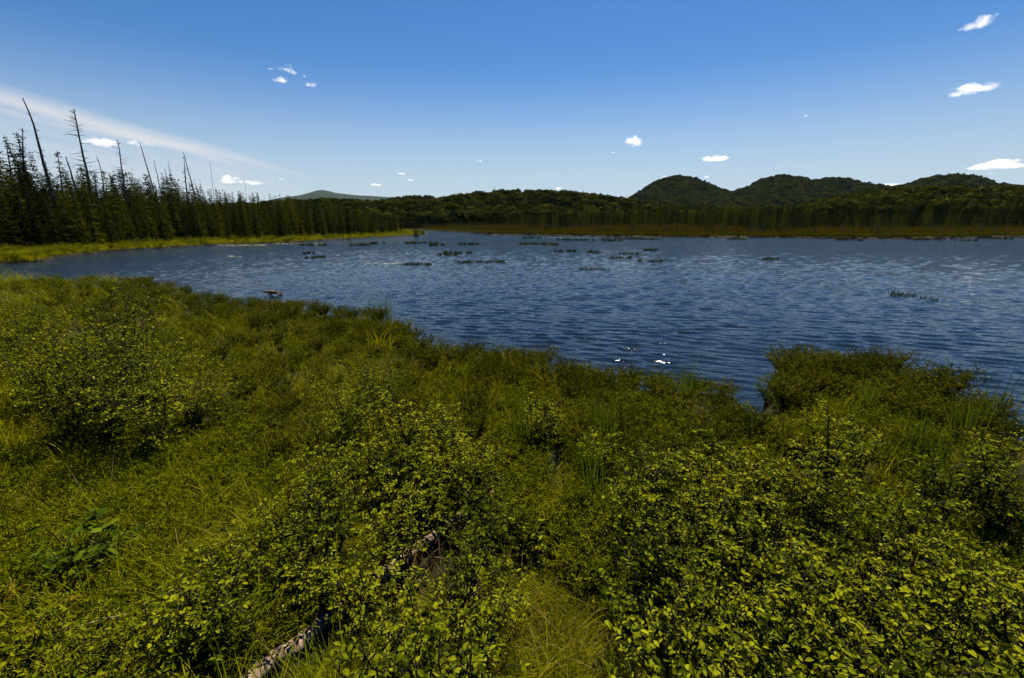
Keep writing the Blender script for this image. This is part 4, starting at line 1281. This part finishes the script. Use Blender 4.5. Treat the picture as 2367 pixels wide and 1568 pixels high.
# ---- far shore: front row of bog trees as individuals, the wood behind as one mass
nC = 60000
a = tr_.uniform(-0.3, 0.95, nC); r = np.exp(tr_.uniform(np.log(90), np.log(520), nC))
x, y = r * np.sin(a), r * np.cos(a); sd = lake_sd(x, y); px, _ = project(np.stack([x, y, np.zeros_like(x)], -1))
ok = (sd > 3) & (px > 560)
x, y, sd, px, r = x[ok], y[ok], sd[ok], px[ok], r[ok]
hz, wh = hills(x, y)


def bog_h(sd_, r_, rad=150.0):
    return np.clip(np.asarray(rad) / 230.0, 1.0, 1.3) * np.interp(sd_, [3, 10, 22, 40, 80], [1.4, 2.2, 5.0, 8.0, 10.5]) * r_


frontc = [(x[i], y[i], sd[i]) for i in np.argsort(sd) if sd[i] < 26 and hz[i] < 3 and r[i] < 330 and px[i] > 985]
keepp = (np.array([q[2] for q in frontc]) / 26) ** 1.2 + .06
frontc = [q for q, kpp in zip(frontc, keepp) if tr_.random() < kpp]
fr = poisson(tr_.permutation(np.array(frontc)[:, :2])[:2500], 2.6)
print('bog front', len(fr))
far_mass = []
fr = list(tr_.permutation(np.array(fr)))
for i, (xx, yy) in enumerate(fr):
    s_ = float(lake_sd(np.array([xx]), np.array([yy]))[0])
    if i >= 120: far_mass.append((xx, yy, s_)); continue
    q = float(project(np.array([xx, yy, 0.]))[0])
    seg = 'behind the inlet' if q < 1150 else ('in the middle of the far shore' if q < 1700 else 'on the right part of the far shore')
    h = float(bog_h(s_, tr_.uniform(.7, 1.25)))
    place_tree(xx, yy, h, (LARCHES + SPRUCES + SPARSE)[tr_.integers(10)], 'small bog conifer on the brown fringe ' + seg, 'bog conifers ' + seg, tr_, (0, 0), 'bog_conifer')
CONIF = hidden_collection('conifer_kind', [])
allv = SPRUCES + LARCHES + SPARSE
for i, (tm, cm) in enumerate(allv):
    # trunk and crown joined for the mass of far trees
    c = bpy.data.objects.new('conifer_kind_%02d' % i, cm); CONIF.objects.link(c)
sel = [i for i in range(len(x)) if sd[i] >= (18 if r[i] < 225 else 6) and r[i] < 345 and (hz[i] < 14)]
mass = poisson([(x[i], y[i]) for i in sel], 2.9)
P, S, R_, I = [], [], [], []
for xx, yy in mass:
    s_ = float(lake_sd(np.array([xx]), np.array([yy]))[0]); far_mass.append((xx, yy, s_))
far_mass = np.array(far_mass)
fx, fy, fs = far_mass.T
fh = bog_h(fs, np.where(tr_.random(len(fx)) < .07, tr_.uniform(1.0, 1.2, len(fx)), tr_.uniform(.45, .95, len(fx))), np.hypot(fx, fy))
lx, ly = np.array(LB).T
lh = np.array([left_height(q, w, tr_) for q, w in LB]) * np.where(tr_.random(len(LB)) < .15, tr_.uniform(.85, 1.05, len(LB)), tr_.uniform(.4, .82, len(LB)))
X = np.concatenate([fx, lx]); Y = np.concatenate([fy, ly]); Hh = np.concatenate([fh, lh]); n = len(X)
Z = ground_z(X, Y) - .05
sc = Hh / 12.0; wd = sc * tr_.uniform(.9, 1.25, n)
scatter('conifer_wood', CONIF, np.stack([X, Y, Z], -1), np.stack([np.zeros(n), np.zeros(n), tr_.uniform(0, 6.28, n)], -1), np.stack([wd, wd, sc], -1), tr_.integers(0, len(allv), n), 'dark conifer wood behind the shores of the lake', 'wood')


# ---- broadleaved wood on the hills
def round_crown(seed, nl, nleaf, size, R=3.0, H=5.0):
    r_ = np.random.default_rng(seed); b = Builder()
    P, D, Nn = [], [], []
    for k in range(nl):
        c = np.array([r_.normal(0, .45) * R, r_.normal(0, .45) * R, r_.uniform(.25, .95) * H]); rad = R * r_.uniform(.3, .55)
        m = nleaf // nl
        v = r_.normal(0, 1, (m, 3)); v /= np.linalg.norm(v, axis=1, keepdims=True); v[:, 2] = np.where(v[:, 2] < -.3, -v[:, 2], v[:, 2])
        P.append(c + v * rad * r_.uniform(.8, 1.1, (m, 1)) * [1, 1, .85]); Nn.append(v + r_.normal(0, .4, (m, 3))); D.append(r_.normal(0, 1, (m, 3)))
    P, D, Nn = map(np.concatenate, (P, D, Nn)); n = len(P)
    q = (np.array([(-.5, -.5, 0), (.5, -.4, .06), (.45, .5, 0), (-.4, .55, .08)]), [], [(0, 1, 2, 3)])
    b.instances(*q, P, frames(D, Nn), size * r_.uniform(.7, 1.3, n), r_.random(n) * .5)
    b.tube(np.array([[0, 0, -3], [0, 0, H * .5]]), [.25, .12], 5)
    return b.mesh('crown', M_DECID)


RC = hidden_collection('broadleaf_kind', [round_crown(800 + i, 10 + i, 560, .62) for i in range(4)])
RCF = hidden_collection('hill_tree_kind', [round_crown(820 + i, 7, 150, 1.25) for i in range(4)])
for i in range(2):
    RCF.objects.link(bpy.data.objects.new('hill_tree_kind_1%d' % i, SPRUCES[i][1]))
    RC.objects.link(bpy.data.objects.new('broadleaf_kind_1%d' % i, SPRUCES[i][1]))


def polar(n, a0, a1, r0, r1):
    a = tr_.uniform(a0, a1, n); r = np.sqrt(tr_.uniform(r0 * r0, r1 * r1, n)); return r * np.sin(a), r * np.cos(a), r


x, y, r = polar(9000, -1.0, 1.0, 240, 460)
x2, y2, r2 = polar(9000, -1.0, 1.0, 460, 800)
x, y, r = np.concatenate([x, x2]), np.concatenate([y, y2]), np.concatenate([r, r2])
hz, wh = hills(x, y)
ok = ((hz > 2.0) | (r > 300)) & (lake_sd(x, y) > 25)
x, y, r = x[ok], y[ok], r[ok]; n = len(x)
k = np.where(tr_.random(n) < .78, tr_.integers(0, 4, n), 4 + tr_.integers(0, 2, n)); con = k >= 4
s = np.where(con, tr_.uniform(.65, 1.1, n), tr_.uniform(.9, 1.7, n))
scatter('broadleaf_wood', RC, np.stack([x, y, ground_z(x, y) + np.where(con, 0, 1.5)], -1), np.stack([np.zeros(n), np.zeros(n), tr_.uniform(0, 6.28, n)], -1), s, k, 'mixed broadleaf wood covering the ridges behind the lake', 'wood')
x, y, r = polar(26000, 0.05, 1.0, 640, 1800)
hz, wh = hills(x, y)
ok = (hz > 6) & (wh == 3) & (r < 1500)
x, y, r = x[ok], y[ok], r[ok]; n = len(x)
k = np.where(tr_.random(n) < .85, tr_.integers(0, 4, n), 4 + tr_.integers(0, 2, n)); con = k >= 4
s = np.where(con, tr_.uniform(.7, 1.2, n), tr_.uniform(1.2, 2.4, n))
scatter('hill_wood', RCF, np.stack([x, y, ground_z(x, y) + np.where(con, 0, 1.5)], -1), np.stack([np.zeros(n), np.zeros(n), tr_.uniform(0, 6.28, n)], -1), s, k, 'wood covering the rounded hills behind the right shore', 'wood')

# ------------------------------------------------------------------ banks: grass on the left bank, rusty sedge on the far bog
BANK = hidden_collection('bank_tuft', tuft_meshes(3, 860, M_GRASS, n=26, L0=0.5, L1=0.95, spread=0.3, lean=0.3, width=0.035, segs=3, curl=0.8, base_r=0.25) + [m_[1] for m_ in LOWS[:2]] + [m_[1] for m_ in ALDERS[:1]])
a = rs.uniform(-1.05, -0.1, 60000); r = np.exp(rs.uniform(np.log(45), np.log(260), 60000))
x, y = r * np.sin(a), r * np.cos(a); sd = lake_sd(x, y); px, py = project(np.stack([x, y, np.zeros_like(x)], -1))
ok = (sd > .1) & (sd < 22) & (px < 990) & (py < 616)
x, y, sd, r = x[ok][:9000], y[ok][:9000], sd[ok][:9000], r[ok][:9000]; n = len(x)
k = rs.choice(6, n, p=[.25, .25, .25, .11, .11, .03])
scatter('bank_grass', BANK, np.stack([x, y, ground_z(x, y)], -1), np.stack([rs.normal(0, .1, n), rs.normal(0, .1, n), rs.uniform(0, 6.28, n)], -1), rs.uniform(.55, 1.05, n) * np.where(k >= 3, 1.3, 1), k, 'bright grass and low scrub on the left bank', 'grass')
BOG = hidden_collection('bog_tuft', tuft_meshes(3, 880, M_RUST, n=26, L0=0.4, L1=0.9, spread=0.35, lean=0.3, width=0.05, segs=2, curl=0.6, base_r=0.35) + [LOWS[0][1]])
a = rs.uniform(-0.3, 0.95, 60000); r = np.exp(rs.uniform(np.log(90), np.log(360), 60000))
x, y = r * np.sin(a), r * np.cos(a); sd = lake_sd(x, y); px, py = project(np.stack([x, y, np.zeros_like(x)], -1))
ok = (sd > .2) & (sd < 34) & (px > 975)
x, y, sd, r = x[ok][:12000], y[ok][:12000], sd[ok][:12000], r[ok][:12000]; n = len(x)
k = np.where(sd < 2.0, 3, np.where(rs.random(n) < .3, 3, rs.integers(0, 3, n)))
aa, ra = rs.uniform(-0.3, 0.95, 90000), np.exp(rs.uniform(np.log(90), np.log(320), 90000))
xe, ye = ra * np.sin(aa), ra * np.cos(aa); se = lake_sd(xe, ye); pe, _ = project(np.stack([xe, ye, np.zeros_like(xe)], -1))
oe = (se > -.3) & (se < 1.6) & (pe > 975)
x, y, r, sd = (np.concatenate([p_, q_[oe][:2600]]) for p_, q_ in ((x, xe), (y, ye), (r, ra), (sd, se)))
k = np.concatenate([k, np.full(len(x) - n, 3)]); n = len(x)
scatter('bog_sedge', BOG, np.stack([x, y, ground_z(x, y)], -1), np.stack([rs.normal(0, .1, n), rs.normal(0, .1, n), rs.uniform(0, 6.28, n)], -1), rs.uniform(.8, 1.3, n) * np.where(k == 3, 1.3, np.clip(1 + sd / 6, 1, 3.6) * (0.8 + .35 * fbm(x, y, 91, .15))), k, 'rusty brown sedge on the far bog shore', 'sedge')
# thin dead bog stems
b = Builder(); b.tube(np.array([[0, 0, -.2], [.05, .02, 1.6], [.02, .05, 3.2]]), [.06, .045, .012], 4)
for q in range(7):
    f = .3 + .1 * q; an = q * 2.3; b.tube(np.array([[.03, .03, 3.2 * f], [.03 + .35 * math.cos(an), .03 + .35 * math.sin(an), 3.2 * f + .1]]), [.015, .006], 3, 0, False)
STEM = hidden_collection('bog_stem', [b.mesh('stem', M_SNAG)])
ok = (sd > 2.5)
x, y = x[ok][:900], y[ok][:900]; n = len(x)
scatter('dead_bog_stems', STEM, np.stack([x, y, ground_z(x, y)], -1), np.stack([rs.normal(0, .05, n), rs.normal(0, .05, n), rs.uniform(0, 6.28, n)], -1), rs.uniform(.5, 1.3, n), np.zeros(n, int), 'thin dead stems standing in the far bog', 'stems')


# ------------------------------------------------------------------ paddler behind the land point
def paddler():
    g = G(979, 537.5, 0.0)
    k = thing('kayak', (g[0], g[1], 0), 'pale kayak carrying a person in blue behind the tip of the land point', 'kayak')
    u = np.linspace(-1, 1, 13); b = Builder(); V = []; ns = 10
    for t in u:
        w = .31 * (1 - abs(t) ** 2.2) + .008; h = .16 * (1 - .5 * abs(t) ** 3)
        an = np.linspace(0, 2 * np.pi, ns, endpoint=False)
        V.append(np.stack([np.full(ns, t * 2.1), w * np.cos(an), .08 + .14 * abs(t) ** 3 + h * np.sin(an)], -1))
    i = np.arange(12)[:, None] * ns; j = np.arange(ns)[None]
    Q = np.stack([i + j, i + (j + 1) % ns, i + ns + (j + 1) % ns, i + ns + j], -1).reshape(-1, 4)
    b.add(np.concatenate(V), quad=Q); obj('hull', b.mesh('hull', M_HULL, True), k)
    b = Builder(); an = np.linspace(0, 2 * np.pi, 17)
    b.tube(np.stack([.42 * np.cos(an) - .1, .25 * np.sin(an), np.full(17, .235)], -1), .02, 5); obj('cockpit_rim', b.mesh('cockpit_rim', M_PADDLE), k)
    p = thing('person', (g[0] - .1, g[1], .12), 'person in a blue top paddling a kayak behind the land point', 'person')
    pv = [(0, 0, .08), (0, 0, .28), (.02, 0, .48), (.03, 0, .58), (.05, 0, .66), (.06, 0, .78), (.06, 0, .88),
          (.03, .19, .52), (.18, .27, .30), (.42, .25, .36), (.03, -.19, .52), (.18, -.27, .34), (.42, -.25, .44),
          (.35, .12, .10), (.75, .1, .16), (.35, -.12, .10), (.75, -.1, .16)]
    ed = [(0, 1), (1, 2), (2, 3), (3, 4), (4, 5), (5, 6), (2, 7), (7, 8), (8, 9), (2, 10), (10, 11), (11, 12), (0, 13), (13, 14), (0, 15), (15, 16)]
    rad = [.15, .14, .16, .08, .06, .10, .07, .065, .05, .04, .065, .05, .04, .09, .06, .09, .06]
    me = bpy.data.meshes.new('body'); me.from_pydata(pv, ed, []); me.materials.append(M_BLUE)
    o = obj('body', me, p)
    md = o.modifiers.new('skin', 'SKIN')
    for v, q in zip(me.skin_vertices[0].data, rad): v.radius = (q, q)
    me.skin_vertices[0].data[0].use_root = True
    o.modifiers.new('sub', 'SUBSURF').levels = 1
    bm = Builder(); an = np.linspace(0, np.pi, 7); V = []
    for t in an: V.append((.055, 0, .80 - .125 * math.cos(t)))
    bm.tube(np.array(V) + [0.015, 0, 0.0], .102 * np.sin(an) + .004, 8); obj('face', bm.mesh('face', M_SKIN, True), p)
    bm = Builder(); bm.tube(np.array([(.04, 0, .80), (.045, 0, .86), (.05, 0, .91), (.05, 0, .935)]), [.113, .118, .09, .03], 8); obj('hair', bm.mesh('hair', M_HAIR, True), p)
    pd = thing('paddle', (g[0] - .1, g[1], .12), 'dark double paddle held across the kayak', 'paddle')
    b = Builder(); b.tube(np.array([(.44, 1.0, .12), (.44, -1.0, .72)]), .015, 5); obj('shaft', b.mesh('shaft', M_PADDLE), pd)
    for s_, z_ in ((1, .10), (-1, .74)):
        b = Builder(); b.tube(np.array([(.44, s_ * .95, z_), (.44, s_ * 1.1, z_ - s_ * .045), (.44, s_ * 1.35, z_ - s_ * .12)]), [.02, .08, .05], 6); obj('blade', b.mesh('blade', M_PADDLE), pd)


paddler()


# ------------------------------------------------------------------ clouds and air
def cloud_mat():
    m, N, L = new_mat('cloud_vapour')
    tc = N.new('ShaderNodeTexCoord'); oi = N.new('ShaderNodeObjectInfo')

    def mth(op, a, b=None, clamp=False):
        q = N.new('ShaderNodeMath'); q.operation = op; q.use_clamp = clamp
        for i, v in enumerate((a, b)):
            if v is None: continue
            if isinstance(v, (int, float)): q.inputs[i].default_value = v
            else: L.new(v, q.inputs[i])
        return q.outputs[0]
    nz = N.new('ShaderNodeTexNoise'); nz.noise_dimensions = '4D'
    nz.inputs['Scale'].default_value = 1.5; nz.inputs['Detail'].default_value = 5; nz.inputs['Roughness'].default_value = 0.6
    mp = N.new('ShaderNodeMapping'); mp.inputs['Scale'].default_value = (1.0, 1.0, 0.7)
    L.new(tc.outputs['Object'], mp.inputs[0]); L.new(mp.outputs[0], nz.inputs['Vector'])
    L.new(mth('MULTIPLY', oi.outputs['Random'], 91.0), nz.inputs['W'])
    sp_ = N.new('ShaderNodeSeparateXYZ'); L.new(tc.outputs['Object'], sp_.inputs[0])
    zz = mth('ADD', mth('MAXIMUM', sp_.outputs[2], 0), mth('MULTIPLY', mth('MINIMUM', sp_.outputs[2], 0), 2.2))
    r2 = mth('ADD', mth('ADD', mth('MULTIPLY', sp_.outputs[0], sp_.outputs[0]), mth('MULTIPLY', sp_.outputs[1], sp_.outputs[1])), mth('MULTIPLY', zz, zz))
    f = mth('ADD', mth('SUBTRACT', 0.30, r2), mth('MULTIPLY', mth('SUBTRACT', nz.outputs[0], 0.5), 4.2))
    d = mth('MULTIPLY', mth('MULTIPLY', f, 1.0, True), 0.05)
    v = N.new('ShaderNodeVolumePrincipled')
    v.inputs['Color'].default_value = (1.0, 0.97, 0.94, 1); v.inputs['Anisotropy'].default_value = 0.5
    L.new(d, v.inputs['Density'])
    o = N.new('ShaderNodeOutputMaterial'); L.new(v.outputs[0], o.inputs['Volume'])
    return m


CLOUDS = [(665, 165, 46, 24, 'bright ragged cloud, highest of the small left group'), (648, 187, 38, 20, 'ragged cloud, lower left of the small left group'), (721, 199, 30, 16, 'small cloud at lower right of the small left group'), (703, 178, 14, 8, 'wisp between the clouds of the small left group'), (626, 160, 16, 7, 'wisp left of the small left cloud group'),
          (2262, 58, 58, 38, 'ragged cloud at upper right corner'), (2243, 212, 104, 36, 'long peaked cloud at right below the corner cloud'), (1470, 331, 68, 36, 'puffy cloud left of the hills'), (1654, 369, 76, 22, 'flat cloud above the first hill saddle'), (2308, 385, 104, 26, 'flat long cloud low at the right edge'), (2290, 402, 20, 8, 'wisp under the flat cloud at the right edge'),
          (228, 330, 70, 30, 'domed cloud behind the dead trunks, left one'), (328, 334, 72, 24, 'flat cloud behind the dead trunks, right one'), (525, 418, 64, 26, 'low puffy cloud above the left wood'), (588, 424, 54, 16, 'low flat cloud just right of the low puffy one'), (2050, 429, 74, 14, 'low cloud peeping over the right ridge'),
          (1534, 411, 18, 10, 'tiny cloud above the left hill shoulder'), (1634, 411, 16, 10, 'tiny cloud above the right hill shoulder'), (1107, 374, 20, 9, 'tiny cloud alone in the middle low sky'), (870, 428, 36, 11, 'small flat cloud right of the far mountain'), (930, 402, 28, 6, 'thin streak cloud, upper one of the middle pair'), (950, 417, 28, 6, 'thin streak cloud, lower one of the middle pair'),
          (1862, 269, 12, 10, 'tiny wisp in the right half of the sky'), (1417, 353, 14, 6, 'tiny wisp left of the puffy cloud'), (652, 415, 18, 9, 'tiny cloud above the far mountain on its left'), (1290, 437, 26, 8, 'tiny cloud low above the middle ridge')]


def clouds():
    m = cloud_mat()
    b = Builder(); n1, n2 = 12, 16; V = []
    for i in range(n1 + 1):
        t = math.pi * i / n1
        for j in range(n2):
            p = 2 * math.pi * j / n2; V.append((math.sin(t) * math.cos(p), math.sin(t) * math.sin(p), math.cos(t)))
    i = np.arange(n1)[:, None] * n2; j = np.arange(n2)[None]
    b.add(np.array(V) * 1.25, quad=np.stack([i + j, i + n2 + j, i + n2 + (j + 1) % n2, i + (j + 1) % n2], -1).reshape(-1, 4))
    me = b.mesh('cloud', m)
    for px, py, w, h, lab in CLOUDS:
        d = Vector(ray(px, py)).normalized(); el = math.asin(d.z)
        dist = min(1200.0 / max(math.tan(el), .05), 13000.0) / math.cos(el)
        sc = dist / F0 * cp * (0.74 if px > 2000 else 0.86)
        o = obj('cloud', me); o.location = d * dist + Vector((0, 0, CAM_H))
        o.scale = (w * .56 * sc, max(w, h * 1.5) * .4 * sc, h * .62 * sc)
        o.rotation_euler = (0, 0, -math.atan2(d.x, d.y))
        o['label'] = lab; o['category'] = 'cloud'; o['group'] = 'small white clouds'


clouds()


def haze():
    b = Builder(); x0, z0, z1 = 9700.0, -3.0, 640.0
    V = [(x, y, z) for z in (z0, z1) for x, y in ((-x0, -x0), (x0, -x0), (x0, x0), (-x0, x0))]
    b.add(V, quad=[(0, 3, 2, 1), (4, 5, 6, 7), (0, 1, 5, 4), (1, 2, 6, 5), (2, 3, 7, 6), (3, 0, 4, 7)])
    m, N, L = new_mat('thin_air')
    v = N.new('ShaderNodeVolumePrincipled'); v.inputs['Color'].default_value = (0.45, 0.72, 1.0, 1); v.inputs['Density'].default_value = 1.4e-5
    o = N.new('ShaderNodeOutputMaterial'); L.new(v.outputs[0], o.inputs['Volume'])
    q = obj('haze', b.mesh('haze', m)); q['kind'] = 'stuff'; q['label'] = 'thin bluish air over the lake and hills'; q['category'] = 'haze'


haze()
